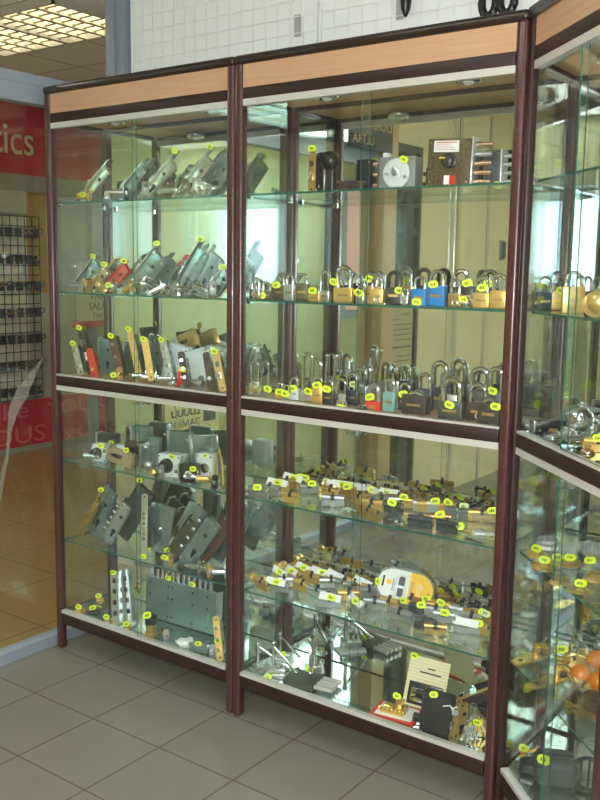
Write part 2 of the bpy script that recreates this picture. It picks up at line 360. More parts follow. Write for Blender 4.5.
for rw in range(7):
    for k in range(5):
        y = 2.13+.085*k; z = .50+.205*rw
        e = thing('eyeglasses', f'small dark eyeglasses on the mall rack, {ORD[k]} from left, {ROWN[rw]} row', 'eyeglasses', (-3.225, y, z), 0, 'eyeglasses on the mall rack')
        mb = MB(); a = .024
        for s in (-1, 1):
            mb.tube([(0, s*.026+a*math.cos(2*PI*q/12), a*.8*math.sin(2*PI*q/12)) for q in range(12)], .0035, 6, True)
        mb.tube([(0, -.006, .004), (0.002, 0, .007), (0, .006, .004)], .003, 6); mb.build('rim', cols[(k+rw) % 5], e)
        for s in (-1, 1): MB().tube([(0, s*.048, .006), (-.022, s*.049, .006)], .003, 6).build('temple', cols[(k+rw) % 5], e)
        MB().box(-.022, -.012, -.030, .030, -.050, .022, .003).build('holder', m_hold, e, 0)
# small sign board seen through the left pane
t = thing('sign_board', 'pale sign board lettered with capitals standing on red base in the mall', 'sign', (-2.9, 2.72, 0), R(90))
MB().box(-.14, .2, -.01, .01, 1.04, 1.5).build('board', mat('pale_board', srgb(206, 200, 176), .7), t, 0)
mb = MB(); mb.prism([(-.16, .99), (.2, .99), (.2, 1.04), (-.14, 1.04)], -.02, .05); mb.build('red_ledge', m_redsign, t, 0)
MB().box(-.02, .06, 0.012, .05, 0, 1.2).build('stand', m_alug, t, 0)
MB().box(-.16, .2, -.1, .15, 0, .03, .004).build('foot', m_alug, t)
for s, z, sz in (('VAR', 1.235, .085), ('SALA', 1.15, .08), ('Tom', 1.08, .055)):
    text_obj('lettering', s, sz, mat('grey_letter', srgb(96, 92, 84), .6), t, (.05, -.011, z), (R(90), 0, 0), .001)
# frosted arc decal on storefront glass
mb = MB()
cl_ = [(-.232, .50, .010), (-.215, .60, .016), (-.19, .70, .014), (-.165, .78, .010), (-.155, .86, .012), (-.135, .94, .028), (-.095, 1.00, .034), (-.05, 1.06, .020), (-.015, 1.10, .008), (.005, 1.125, .003)]
mb.prism([(y-w_*.6, z+w_*.5) for y, z, w_ in cl_]+[(y+w_*.6, z-w_*.5) for y, z, w_ in cl_[::-1]], -.0555, -.0545, 'X')
tag_props(mb.build('glass_decal', glass('frosted_decal', (.86, .86, .82, 1), .16, 1.3, .2, (.7, .68, .6, 1)), None, 0), 'thin frosted curved swoosh decal stuck on the storefront glass', 'decal')

# signs seen only in the mirrors
t = thing('battery_sign', 'dark battery advert sign beside the tan column, seen mirrored in top shelf', 'sign', (.02, -1.52, 2.2), R(90))
mb = MB(); mb.box(-.28, .16, -.012, -.002, -.09, .11); mb.build('board', mat('black_board', srgb(30, 28, 22), .4), t, 0)
text_obj('lettering', 'DURACELL', .085, mat('gold_letter', srgb(190, 160, 90), .5), t, (-.06, -.013, .045), (R(90), 0, 0), .0006)
text_obj('lettering', 'ULTRA', .07, mat('gold_letter', srgb(190, 160, 90), .5), t, (.02, -.013, -.045), (R(90), 0, 0), .0006)
t = thing('notice_poster', 'printed paper notice on dark door frame, seen mirrored between padlocks', 'poster', (-.018, -2.04, 1.05), R(90))
MB().box(-.13, .13, -.003, -.001, -.16, .2).build('sheet', mat('tan_paper', srgb(176, 164, 124), .7), t, 0)  # sheet toned down to an even tan
mb = MB()
for i, (z, a, b) in enumerate([(.16, -.1, .0), (.13, .03, .11), (.10, -.11, .11), (.07, -.11, .1), (.04, -.1, .11), (.01, -.11, .08), (-.04, -.12, .1), (-.09, -.12, .05), (-.12, -.11, .1)]):
    mb.box(a, b, -.0045, -.003, z-.003, z+.003 if i not in (6,) else z+.012)
mb.build('print', mat('faded_print', srgb(112, 104, 88), .7), t, 0)
t = thing('locks_sign', 'cream sign lettered for locks with dark blue squares, seen mirrored below middle rail', 'sign', (-.36, -.58, .50), R(90))
MB().box(-.19, .20, -.012, 0, 0, .36).build('board', mat('cream_board', srgb(222, 208, 150), .6), t, 0)
m_nv = mat('navy_print', srgb(28, 44, 66), .5)
for z0 in (.20, .08): MB().box(-.165, -.075, -.0135, -.012, z0, z0+.062).build('blue_square', m_nv, t, 0)
MB().box(-.03, .03, .0, .03, -.50, .2).build('post', m_alug, t, 0)
MB().box(-.2, .25, -.1, .16, -.50, -.47, .004).build('foot', m_alug, t)
text_obj('lettering', 'LUUUU', .048, m_inkb, t, (.055, -.013, .258), (R(90), 0, 0), .0006, bold=.0015, sx=1.3)
text_obj('lettering', '\u0417\u0410\u041c\u041a\u0418', .048, m_inkb, t, (.06, -.013, .205), (R(90), 0, 0), .0006, sx=1.25)
text_obj('lettering', '\u0421\u041f\u0418', .046, m_inkb, t, (.045, -.013, .105), (R(90), 0, 0), .0006, bold=.0015, sx=1.3)
t = thing('entry_handset', 'grey oval handset on the beige wall, seen mirrored above padlocks', 'handset', (-.03, -3.44, 1.62), R(90))
MB().box(-.03, .03, -.012, 0, -.07, .07, .004).build('base_plate', m_grey, t)
MB().box(-.018, .018, -.034, -.010, -.06, .06, .010, 3).build('grip', m_dgrey, t)

# ------------------------------------------------------------------ white grid panels on the back wall
m_wire = mat('white_wire', srgb(226, 228, 230), .5)
for i, (a, b, lb) in enumerate(((.072, .93, 'white wire grid panel on the wall above left cabinet'), (.945, 1.80, 'white wire grid panel on the wall above right cabinet'))):
    g = thing('wire_grid_panel', lb, 'grid panel', (a, BACK+.012, 1.2), 0, 'white wire grid panels')
    mb = MB(); L = b-a; n = int(L/.052)
    for k in range(n+1): mb.cyl((L*k/n, 0, 0), (L*k/n, 0, 1.5), .0017, 5)
    for k in range(30): mb.cyl((0, -.003, .052*k), (L, -.003, .052*k), .0017, 5)
    mb.build('wire_mesh', m_wire, g)
    for x in (.0, L): MB().box(x-.004, x+.004, -.004, .004, 0, 1.5).build('edge_rod', m_wire, g)
    mb = MB()
    kx = 5 if i else 14
    mb.box(L*kx/n+.016, L*(kx+1)/n-.012, -.001, .001, 1.03, 1.10)
    mb.build('grey_clip', mat('pale_grey_clip', srgb(160, 160, 160), .6), g)
for px, py, sz, lb in ((403, 3, .03, 'small black tool tip hanging on wire grid above right cabinet'), (496, 6, .05, 'black looped tool handles hanging on wire grid near the corner cabinet')):
    X = x_at(px, .31, 2.24)
    h = thing('hanging_tool', lb, 'tool', (X, .325, 2.19 if sz > .04 else 2.245), 0)
    if sz > .04:
        mb = MB()
        for s in (-1, 1): mb.tube([(s*.028+.022*math.cos(2*PI*q/14), 0, .035+.036*math.sin(2*PI*q/14)) for q in range(14)], .012, 8, True)
        mb.build('handle', m_black, h)
        MB().box(-.012, .012, -.006, .006, .06, .2, .003).build('blade', m_steel, h)
    else:
        MB().lathe([(.004, -.02), (.014, 0), (.018, .03), (.016, .1)]).build('handle', m_black, h)
        MB().box(-.006, .006, -.004, .004, .1, .2, .002).build('blade', m_steel, h)
    MB().tube([(0, .024, .2), (0, 0, .205), (0, -.004, .19)], .003, 6).build('hook', m_chrome, h)

# ------------------------------------------------------------------ cabinets
ZS = (1.695, 1.373, 1.066, .742, .43, .150)
def pane(x0, x1, y0, y1, z0, z1, name, parent, m=None, M=None):
    b = MB().box(x0, x1, y0, y1, z0, z1, M=M); bm = b.bm
    bm.faces.ensure_lookup_table()
    dims = (abs(x1-x0), abs(y1-y0), abs(z1-z0)); k = dims.index(min(dims))
    ax = Vector([1 if i == k else 0 for i in range(3)])
    if M is not None: ax = (M.to_3x3() @ ax).normalized()
    for f in bm.faces:
        f.normal_update()
        if abs(f.normal.dot(ax)) < .9: f.material_index = 1
    return b.build(name, [m or m_pane, m_edge], parent, 0)
def downlight(c, x, y, z, name='downlight'):
    o = MB().lathe([(.036, 0), (.037, -.012), (.034, -.018), (.026, -.020), (.020, -.012), (.013, -.010)], (x, y, z), seg=24).build(name, m_chrome, c)
    MB().lathe([(.013, -.010), (.015, -.020), (.006, -.026)], (x, y, z), seg=14).build('bulb', m_dial, o)
    return o
def cabinet(x0, W, label):
    c = thing('display_cabinet', label, 'cabinet', (x0, 0, 0), 0, 'tall glass display cabinets')
    p = .032
    for (x, y) in ((0, 0), (W-p, 0), (0, D-p), (W-p, D-p)):
        MB().box(x, x+p, y, y+p, 0, H-.02, .011, 4).build('post', m_post, c)
    MB().box(0, W, -.005, D+.002, H-.028, H, .011, 3).build('top_trim', m_trimd, c)
    MB().box(p, W-p, .005, .012, 2.003, H-.028).build('header_panel', m_beech, c, 0)
    for x in (.006, W-.012): MB().box(x, x+.006, p, D-p, 2.003, H-.028).build('side_header', m_beech, c, 0)
    def rail(z0, z1):
        MB().box(p, W-p, .002, .024, z0, z1, .003).build('rail', m_rail, c)
        for x in (.004, W-.022): MB().box(x, x+.018, p, D-p, z0, z1, .003).build('rail', m_rail, c)
        MB().box(p, W-p, D-.022, D-.004, z0, z1, .003).build('rail', m_rail, c)
    rail(1.972, 2.005); rail(1.030, 1.066); rail(.104, .146)
    for z0, z1 in ((1.953, 1.972), (1.012, 1.030), (1.066, 1.072), (.146, .157)): MB().box(p, W-p, .004, .026, z0, z1).build('sliding_track', m_alu, c, 0)
    MB().box(p-.01, W-p+.01, .01, D-.01, 1.985, 2.0).build('top_board', m_ctop, c, 0)
    MB().box(p-.01, W-p+.01, .026, D-.02, 1.046, 1.065).build('middle_board', m_ctop, c, 0)
    MB().box(p-.01, W-p+.01, .026, D-.02, .126, .149).build('bottom_board', m_deck, c, 0)
    MB().box(p, W-p, D-.014, D-.010, .149, 1.985).build('mirror_back', m_mirror, c, 0)
    for z0, z1 in ((1.066, 1.972), (.146, 1.030)):
        for x in (.011, W-.016): pane(x, x+.005, p, D-p, z0, z1, 'side_pane', c)
        pane(p-.004, W/2+(.012 if W > .9 else .006), .017, .020, z0+.008, z1-.004, 'sliding_door', c)
        pane(W/2-(.012 if W > .9 else .004), W-p+.004, .008, .011, z0+.008, z1-.004, 'sliding_door', c)
    for z in (ZS[0], ZS[1], ZS[3], ZS[4]):
        s = pane(p*.5+.005, W-p*.5-.005, .030, D-.018, z-.006, z, 'glass_shelf', c, m_shelfg)
        for x in (.022, W-.022):
            for y in (.045, D-.045):
                MB().cyl((x-.014 if x > .1 else x+.014, y, z-.010), (x, y, z-.010), .005, 10).build('shelf_pin', m_chrome, s)
    for x in (.29, .74): downlight(c, x, .075, 1.978)
    o = downlight(c, W/2-.05, .085, 1.004); MB().cyl((W/2-.05, .085, 1.002), (W/2-.05, .085, 1.046), .006, 10).build('stem', m_chrome, o)
    return c
cabA = cabinet(-.012, .894, 'tall dark framed glass display cabinet beside the storefront glass')
cabB = cabinet(.882, .932, 'tall dark framed glass display cabinet filled with padlocks and cylinders')

# corner cabinet with a diagonal front
CX, CL = 1.817, .69
cabC = thing('corner_cabinet', 'glass corner cabinet with angled front holding brass handles and knobs', 'cabinet', (CX, 0, 0))
TH = R(-45); CW = (CL-D)*math.sqrt(2)
dv = Vector((math.cos(TH), math.sin(TH))); nv = Vector((-dv.y, dv.x))     # along the front, inwards
Mf = Matrix.Translation((0, 0, 0)) @ Matrix.Rotation(TH, 4, 'Z')
for P_, ro in (((.0, .0), TH), ((CL-D-.0, -(CL-D)), TH)):
    M = Matrix.Translation((P_[0], P_[1], 0)) @ Matrix.Rotation(ro, 4, 'Z')
    MB().box(.004 if P_[0] == 0 else -.028, .020 if P_[0] == 0 else 0, 0, .022, 0, H-.02, .006, 3, M=M).build('post', m_rail if P_[0] == 0 else m_post, cabC)
for x, y in ((.002, D-.028), (CL-.028, D-.028), (CL-.028, -(CL-D)+.002)):
    MB().box(x, x+.028, y, y+.028, 0, H-.02, .010, 4).build('post', m_post, cabC)
pent = lambda k: [(k, k*.4), (k, D-k), (CL-k, D-k), (CL-k, -(CL-D)+k), (CL-D+k*.4, -(CL-D)+k)]
MB().prism(pent(-.004), H-.028, H, 'Z').build('top_trim', m_trimd, cabC, 0)
MB().box(.028, CW-.028, .005, .012, 2.003, H-.028, M=Mf).build('header_panel', m_beech, cabC, 0)
def railC(z0, z1):
    for mb in (MB().box(.028, CW-.028, .002, .024, z0, z1, .003, M=Mf), MB().box(.004, .02, .028, D-.028, z0, z1), MB().box(.02, CL-.03, D-.02, D-.004, z0, z1), MB().box(CL-.02, CL-.004, -(CL-D)+.03, D-.03, z0, z1)):
        mb.build('rail', m_rail, cabC)
railC(1.972, 2.005); railC(1.030, 1.066); railC(.104, .146)
for z0, z1 in ((1.953, 1.972), (1.012, 1.030), (1.066, 1.072), (.146, .157)): MB().box(.028, CW-.028, .004, .026, z0, z1, M=Mf).build('sliding_track', m_alu, cabC, 0)
MB().prism(pent(.02), 1.985, 2.0, 'Z').build('top_board', m_ctop, cabC, 0)
MB().prism(pent(.03), 1.046, 1.065, 'Z').build('middle_board', m_deck, cabC, 0)
MB().prism(pent(.03), .126, .149, 'Z').build('bottom_board', m_deck, cabC, 0)
for mb in (MB().box(.028, CL-.02, D-.014, D-.010, .149, 1.985), MB().box(CL-.014, CL-.010, -(CL-D)+.03, D-.02, .149, 1.985)): mb.build('mirror_back', m_mirror, cabC, 0)
for z0, z1 in ((1.066, 1.972), (.146, 1.030)):
    pane(.010, .015, .028, D-.028, z0, z1, 'side_pane', cabC)
    pane(CL-D+.03, CL-.03, -(CL-D)+.008, -(CL-D)+.013, z0, z1, 'side_pane', cabC)
    pane(.018, CW*.5+.014, .017, .020, z0+.008, z1-.004, 'sliding_door', cabC, M=Mf)
    pane(CW*.5-.004, CW-.024, .008, .012, z0+.008, z1-.004, 'sliding_door', cabC, M=Mf)
for z in (ZS[0], ZS[1], ZS[3]+.01, ZS[4]+.012):
    b = MB().prism(pent(.034), z-.006, z, 'Z')
    for f in b.bm.faces:
        f.normal_update(); f.material_index = 0 if abs(f.normal.z) > .9 else 1
    s = b.build('glass_shelf', [m_shelfg, m_edge], cabC, 0)
downlight(cabC, .18, .07, 1.985); downlight(cabC, .42, .02, 1.985); o = downlight(cabC, .14, .07, .95); MB().cyl((.14, .07, .948), (.14, .07, 1.046), .006, 10).build('stem', m_chrome, o)

# ------------------------------------------------------------------ wares: placing
def bbox(root, Rm):
    lo = Vector((9, 9, 9)); hi = -lo
    def rec(o, M):
        nonlocal lo, hi
        M = M @ o.matrix_local if o is not root else M
        if o.type == 'MESH':
            for v in o.data.vertices:
                q = M @ v.co
                for i in range(3):
                    lo[i] = min(lo[i], q[i]); hi[i] = max(hi[i], q[i])
        for ch in kids.get(o.name, []): rec(ch, M)
    rec(root, Rm); return lo, hi
kids = {}
def place(root, px, y, z, rot=(0, 0, 0), py=None, xr=None, lift=0, sc=1):
    """bounding-box middle at photo column px, depth y (or the depth where photo row py meets the shelf), resting on height z"""
    global kids
    kids = {}
    for o in root_parts: 
        if o.parent: kids.setdefault(o.parent.name, []).append(o)
    e = Euler([R(a) for a in rot], 'XYZ'); Rm = e.to_matrix().to_4x4() @ Matrix.Diagonal((sc, sc, sc, 1))
    root.scale = (sc, sc, sc)
    lo, hi = bbox(root, Rm); hh = hi.z-lo.z
    if py is not None: y = on_z(px, py, z).y
    half = (hi.y-lo.y)/2
    if xr is None:
        y = min(max(y, .030+half), D-.022-half) if half < .11 else .15
    X = x_at(px, y, z+hh/2)
    if xr is None:                              # stay between the side panes: come forward first, then sideways
        a, b = (.022, .848) if px < 231 else (.916, 1.779); hx = (hi.x-lo.x)/2
        while X-hx < a and y-half > .036: y -= .006; X = x_at(px, y, z+hh/2)
        X = min(max(X, a+hx), b-hx)
    root.rotation_euler = e
    root.location = (X-(lo.x+hi.x)/2, y-(lo.y+hi.y)/2, z-lo.z+.0004+lift)
    root['_lo'] = None; del root['_lo']
    return root
root_parts = []
_build = MB.build
def build2(s, name, mats, parent=None, smooth=40):
    o = _build(s, name, mats, parent, smooth)
    if parent is not None: root_parts.append(o)
    return o
MB.build = build2

LAB = []          # (root) for the label bookkeeping
def new(name, label, cat, group):
    root_parts.clear()
    return thing(name, label, cat, (0, 0, 0), 0, group)
def add_tag(root, lp, sz=.027, m=None, roll=None, yaw=None, off=.004, tilt=0):
    """fluorescent price sticker facing the front, fixed to local point lp"""
    w, h = sz*.92, sz*.66; c = h*.28
    poly = [(-w/2+c, -h/2), (w/2-c, -h/2), (w/2, -h/2+c), (w/2, h/2-c), (w/2-c, h/2), (-w/2+c, h/2), (-w/2, h/2-c), (-w/2, -h/2+c)]
    mb = MB(); mb.prism(poly, -.0006, 0); mb.mi = 1
    x = -w*.26
    for k in range(3):
        ww = random.uniform(.07, .13)*w; mb.box(x, x+ww, -.0009, -.0005, -h*.2, h*random.uniform(.1, .24)); x += ww+w*.06
    o = _build(mb, 'price_tag', [m or m_tag, m_ink], root, 0)
    roll = random.uniform(-26, 18) if roll is None else roll; yaw = random.uniform(10, 35) if yaw is None else yaw
    Rw = Euler((R(tilt), 0, R(yaw)), 'XYZ').to_matrix().to_4x4() @ Matrix.Rotation(R(-roll), 4, 'Y')
    Mw = root.matrix_basis
    pos = Mw @ Vector(lp) + (Rw @ Vector((0, -off, 0)))
    o.matrix_local = Mw.inverted() @ (Matrix.Translation(pos) @ Rw)
    o['label'] = 'fluorescent yellow price sticker'
    return o

# ------------------------------------------------------------------ wares: kinds
def hexprism(mb, c, r, a0, a1, axis='Y'): mb.prism([(c[0]+r*math.cos(R(60*k)), c[1]+r*math.sin(R(60*k))) for k in range(6)], a0, a1, axis)
def mortise_lock(label, group, L=.22, cd_=.06, cl=.15, th=.016, fm=None, cm=None, bolts=2, bm_=None, bl=.012, hole=True, fw=.024, z0=None):
    """faceplate upright along z at x=0; case towards +x; bolts towards -x"""
    t = new('mortise_lock', label, 'lock', group)
    f = MB(); f.prism(round_poly(fw, L, fw*.35, 3, 0, L/2), -.003, 0, 'X')
    f.mi = 1
    for z in (.012, L-.012): f.cyl((-.0034, 0, z), (-.0028, 0, z), .0035, 10)
    f.build('faceplate', [fm or m_steel, m_black], t)
    zz = (L-cl)/2 if z0 is None else z0
    c = MB(); c.box(0, cd_, -th/2, th/2, zz, zz+cl, .003, 2)
    c.mi = 1
    for u, v in ((.15, .06), (.85, .06), (.15, .94), (.85, .94)):
        for s in (-1, 1): c.cyl((cd_*u, s*th/2, zz+cl*v), (cd_*u, s*(th/2+.0016), zz+cl*v), .004, 8)
    c.mi = 2
    if hole:
        for s in (-1, 1):
            c.cyl((cd_*.62, s*th/2, zz+cl*.32), (cd_*.62, s*(th/2+.0008), zz+cl*.32), .0085, 14)
            c.box(cd_*.62-.0045, cd_*.62+.0045, s*th/2-.0008, s*th/2+.0008, zz+cl*.32-.022, zz+cl*.32)
            c.cyl((cd_*.6, s*th/2, zz+cl*.70), (cd_*.6, s*(th/2+.0008), zz+cl*.70), .0065, 10)
    c.build('lock_case', [cm or m_zinc, m_chrome, m_black], t)
    if bolts == 2:
        MB().box(-.003-bl, 0, -th*.33, th*.33, zz+cl*.22, zz+cl*.45, .0012).build('bolt', bm_ or m_chrome, t)
        MB().prism([(-.003, -th*.36), (-.003-bl*1.1, th*.2), (-.003-bl*1.1, th*.36), (-.003, th*.36)], zz+cl*.62, zz+cl*.78, 'Z').build('latch', bm_ or m_chrome, t)
    else:
        for k in range(bolts):
            z = zz+cl*(.2+.6*k/max(1, bolts-1)); MB().cyl((0, 0, z), (-.004-bl, 0, z), .0062, 12).build('bolt', bm_ or m_chrome, t)
    return t
def rim_lock(label, group, w=.1, h=.08, d=.035, cm=None, bolts=3, side=-1, bl=.02, br=.006, bm_=None, knob='black', flange=True, cat='lock', kr=.016):
    """box lock standing on its lower edge, face to the front (-y)"""
    t = new('rim_lock', label, cat, group)
    c = MB(); c.box(-w/2, w/2, -d/2, d/2, 0, h, .004, 2); c.mi = 1
    for sx in (-1, 1):
        for z in (.1, .9): c.cyl((sx*w*.42, -d/2, h*z), (sx*w*.42, -d/2-.0015, h*z), .0032, 8)
    c.build('lock_case', [cm or m_grey, m_chrome], t)
    if flange: MB().box(side*w/2, side*(w/2+.004), -d/2-.004, d/2+.006, -.0, h, .001).build('flange', m_steel, t)
    for k in range(bolts):
        z = h*(.5 if bolts == 1 else .16+.68*k/(bolts-1))
        MB().cyl((side*w/2, 0, z), (side*(w/2+.004+bl), 0, z), br, 14).build('bolt', bm_ or m_chrome, t)
    if knob == 'black':
        MB().lathe([(kr*1.2, 0), (kr*1.2, .004), (kr, .005), (kr, .02), (kr*.8, .024)], (-w*.1, -d/2, h*.5), 'Y').build('knob', m_black, t)
    elif knob == 'cyl':
        MB().lathe([(kr, 0), (kr, .006), (kr*.55, .008), (kr*.5, .014)], (w*.08, -d/2, h*.5), 'Y').build('cylinder', m_chrome, t)
    elif knob == 'lever':
        k = MB(); k.cyl((0, -d/2, h*.5), (0, -d/2-.012, h*.5), .009, 12); k.box(-w*.3, 0.008, -d/2-.02, -d/2-.01, h*.5-.006, h*.5+.006, .003); k.build('snib', m_bronze, t)
    elif knob == 'slot':
        k = MB(); k.box(-w*.3, w*.1, -d/2-.004, -d/2, h*.34, h*.6, .002); k.build('thumb_slide', m_bronze, t)
        MB().box(-w*.34, -w*.12, -d/2-.010, -d/2-.003, h*.40, h*.54, .002).build('slide_knob', m_black, t)
    return t
def padlock(label, group, w=.04, h=.032, th=.018, sh=.030, sr=.0036, bm_=None, sm=None, rnd=.003, key=False, open_=0, bottom=None, long_body=False):
    t = new('padlock', label, 'padlock', group)
    b = MB(); b.box(-w/2, w/2, -th/2, th/2, 0, h, rnd, 3)
    b.mi = 1; b.box(-w*.28, w*.28, -th/2-.0004, -th/2+.0004, h*.42, h*.56)
    b.build('body', [bm_ or m_brass, bottom or m_brassd], t)
    s = MB(); q = w*.33; zc = h+sh-q
    pts = [(-q, 0, h-.002), (-q, 0, h+(zc-h)*.5)]+[(q*math.cos(R(180-180*k/10)), 0, zc+q*math.sin(R(180*k/10))) for k in range(11)]+[(q, 0, h+(zc-h)*.5), (q, 0, h+open_-.002)]
    s.tube(pts, sr, 9); s.build('shackle', sm or m_chrome, t)
    if key:
        k = MB(); k.tube([(w*.1+.007*math.cos(2*PI*i/12), -th/2-.004, h*.3+.007*math.sin(2*PI*i/12)) for i in range(12)], .0018, 6, True)
        k.box(w*.1-.0025, w*.1+.0025, -th/2-.005, -th/2-.003, h*.3-.026 if h*.3 > .027 else .001, h*.3-.005); k.build('key', m_steel, t)
    return t
def prof_pts(r=.0085, tail=.0245, w=.005):
    pts = []; a0 = math.asin(w/r)
    for k in range(11):
        a = -PI/2+a0+(2*PI-2*a0)*k/10; pts.append((r*math.cos(a), tail+r*math.sin(a)-0))
    zb = 0
    low = [(-w*math.cos(R(x)), w-w*math.sin(R(x))) for x in (0, 45, 90, 135, 180)]
    return pts+[(u, v) for u, v in low]
def lock_cylinder(label, group, L=.062, m=None, card=False, knob=False, keys=False, cardm=None, r=.0088):
    """profile cylinder with its long axis along x, standing on its tail"""
    t = new('lock_cylinder', label, 'lock cylinder', group)
    P_ = prof_pts(r); gap = .0055; mm = m or m_brass
    for s in (-1, 1):
        b = MB(); b.prism(P_, s*gap, s*L/2, 'X'); b.mi = 1
        b.cyl((s*L/2, 0, .0245), (s*(L/2+.0008), 0, .0245), r*.8, 12); b.box(s*L/2, s*(L/2+.0012), -.0006, .0006, .019, .030)
        b.build('cylinder_half', [mm, m_chrome], t)
    b = MB(); b.prism([(-.004, 0.0), (.004, 0.0), (.004, .016), (-.004, .016)], -gap, gap, 'X'); b.build('bridge', mm, t)
    b = MB(); b.cyl((-gap*.85, 0, .0245), (gap*.85, 0, .0245), r*.86, 12); b.box(-gap*.7, gap*.7, -.003, .003, .030, .040, .001); b.build('cam', m_dgrey, t)
    if knob: MB().lathe([(.004, 0), (.005, .008), (.012, .012), (.0135, .022), (.010, .028)], (-L/2, 0, .0245), 'X').build('thumb_turn', mm, t).matrix_local = Matrix.Translation((-L, 0, .049)) @ Matrix.Rotation(PI, 4, 'Y')
    if keys:
        k = MB()
        for j, a in enumerate((-25, 5, 30)):
            M = Matrix.Translation((L/2+.006, -.016-.004*j, .0012+.0016*j)) @ Matrix.Rotation(R(a-70), 4, 'Z')
            k.prism([(math.cos(2*PI*i/10)*.011+.012, math.sin(2*PI*i/10)*.010) for i in range(10)], 0, .0014, 'Z', M); k.box(.02, .045, -.004, .004, 0, .0014, M=M)
        k.tube([(L/2+.004+.009*math.cos(2*PI*i/14), -.012+.009*math.sin(2*PI*i/14), .009+.002*math.sin(2*PI*i/7)) for i in range(14)], .0008, 5, True)
        k.build('key', m_steel, t)
    if card:
        c = MB(); M = Matrix.Translation((.002, -.014, .034)) @ Matrix.Rotation(R(-32), 4, 'X') @ Matrix.Rotation(R(random.uniform(2, 16)), 4, 'Y')
        c.box(-.030, .030, -.0006, 0, -.009, .011, M=M); c.build('paper_label', cardm or m_paper, t, 0)
    return t
def rosette(label, group, r=.03, m=None, dome=.012, cat='rosette', name='door_rosette', hole=True):
    t = new(name, label, cat, group)
    p_ = [(r, 0), (r, .002), (r*.9, .005), (r*.6, dome*.8), (r*.4, dome)]
    if not hole: p_ += [(r*.2, dome*1.08), (.0005, dome*1.1)]
    MB().lathe(p_, seg=28).build('plate', m or m_brass, t)
    if hole: MB().lathe([(r*.36, dome), (r*.42, dome+.003), (r*.34, dome+.004), (r*.2, dome+.0005)], seg=20).build('collar', m_brassd, t)
    return t
def ball_knob(label, group, r=.024, m=None, cat='door knob'):
    t = new('ball_handle', label, cat, group)
    MB().lathe([(r*1.05, 0), (r*1.05, .003), (r*.7, .008), (r*.45, .014), (r*.42, .022)], seg=24).build('rose', m_brass if m is not m_chrome else m_chrome, t)
    MB().sph((0, 0, .020+r*.92), r, 1, 1, .94, 24, 16).build('knob', m, t)
    return t
def lever_handle(label, group, L=.2, m=None):
    t = new('lever_handle', label, 'door handle', group)
    b = MB(); n = 16
    prof = [(.006+.016*math.sin(PI*min(1, max(0, (i+.3)/(n+.6))))**.6, L*(i/n-.5)) for i in range(n+1)]
    pts = [(x, y) for y, x in prof]+[(x, -y) for y, x in prof[::-1]]
    b.prism(pts, 0, .006, 'Z'); b.mi = 1
    for x in (-L*.3, L*.22): b.cyl((x, 0, .006), (x, 0, .008), .006, 12)
    b.build('back_plate', [m or m_gold, m_black], t)
    c = MB(); c.cyl((L*.1, 0, .006), (L*.1, 0, .035), .009, 14)
    c.tube([(L*.1, 0, .033), (L*.1+.01, -.02, .038), (L*.1+.004, -.05, .036), (L*.1-.012, -.08, .031), (L*.1-.008, -.095, .030)], [.009, .009, .0075, .007, .009], 10); c.build('lever', m or m_gold, t)
    return t
def latch_piece(label, group, m=None):
    """loose tubular chrome latch bolt: barrel, plate and wedge"""
    t = new('tubular_latch', label, 'latch', group)
    MB().cyl((-.028, 0, .0105), (.018, 0, .0105), .0105, 14).build('barrel', m or m_chrome, t)
    MB().prism(round_poly(.022, .05, .008, 3, 0, .0105), .018, .0205, 'X').build('face_plate', m or m_steel, t)
    MB().box(.0205, .031, -.006, .006, .004, .017, .002).build('latch_bolt', m_chrome, t)
    return t
G = lambda s: s
SHN = {('A', 0): "left cabinet's top shelf", ('A', 1): "left cabinet's second shelf", ('A', 2): "left cabinet's middle deck", ('A', 3): "left cabinet's shelf below middle rail", ('A', 4): "left cabinet's lowest glass shelf", ('A', 5): "left cabinet's bottom deck",
       ('B', 0): "right cabinet's top shelf", ('B', 1): "right cabinet's padlock shelf", ('B', 2): "right cabinet's middle deck", ('B', 3): "right cabinet's shelf below middle rail", ('B', 4): "right cabinet's lowest glass shelf", ('B', 5): "right cabinet's bottom deck"}

# ================= LEFT CABINET =================
g = 'locks on the left cabinet\'s top shelf'; z = ZS[0]
def M_(label, g, px, y, z, tilt, tag=None, yaw=0, rx=0, py=None, **k):
    t = mortise_lock(label, g, **k); place(t, px, y, z, (rx, tilt, yaw), py, sc={ZS[0]: 1.1, ZS[1]: 1.12, ZS[4]: 1.15}.get(z, 1))
    if tag is not None: add_tag(t, (-.004, -.006, k.get('L', .22)*tag))
    return t
M_('pale zinc mortise lock leaning at the storefront end of top shelf', g, 93, .14, z, 52, None, 4, cm=m_steell, fm=m_steell, cd_=.034, L=.21)
M_('pale mortise lock leaning second on top shelf beside dark box lock', g, 130, .16, z, 50, None, 5, cm=m_zinc, fm=m_steell, cd_=.034, L=.20)
M_('long pale mortise lock, third along top shelf, yellow sticker at its tip', g, 157, .12, z, 49, .97, 4, cm=m_steell, fm=m_steell, cd_=.030, L=.225)
M_('pale mortise lock with yellow tip sticker, fourth along top shelf', g, 193, .14, z, 45, .98, 6, cm=m_steell, fm=m_steell, cd_=.036, L=.215)
M_('blue grey mortise lock at the cabinet post end of top shelf', g, 216, .19, z, 44, None, 6, cm=m_zinc, fm=m_steel, cd_=.055, L=.18)
def RL(label, g, px, y, z, rot=(0, 0, 0), tag=None, py=None, tagm=None, **k):
    t = rim_lock(label, g, **k); place(t, px, y, z, rot, py, sc={ZS[2]: 1.05, ZS[3]: 1.08, ZS[4]: 1.1}.get(z, 1))
    if tag: add_tag(t, tag, m=tagm)
    return t
RL('black box lock standing between first two leaning locks of top shelf', g, 128, .22, z, (0, 0, 8), w=.06, h=.085, d=.03, cm=m_black, bolts=2, side=1, knob='none')
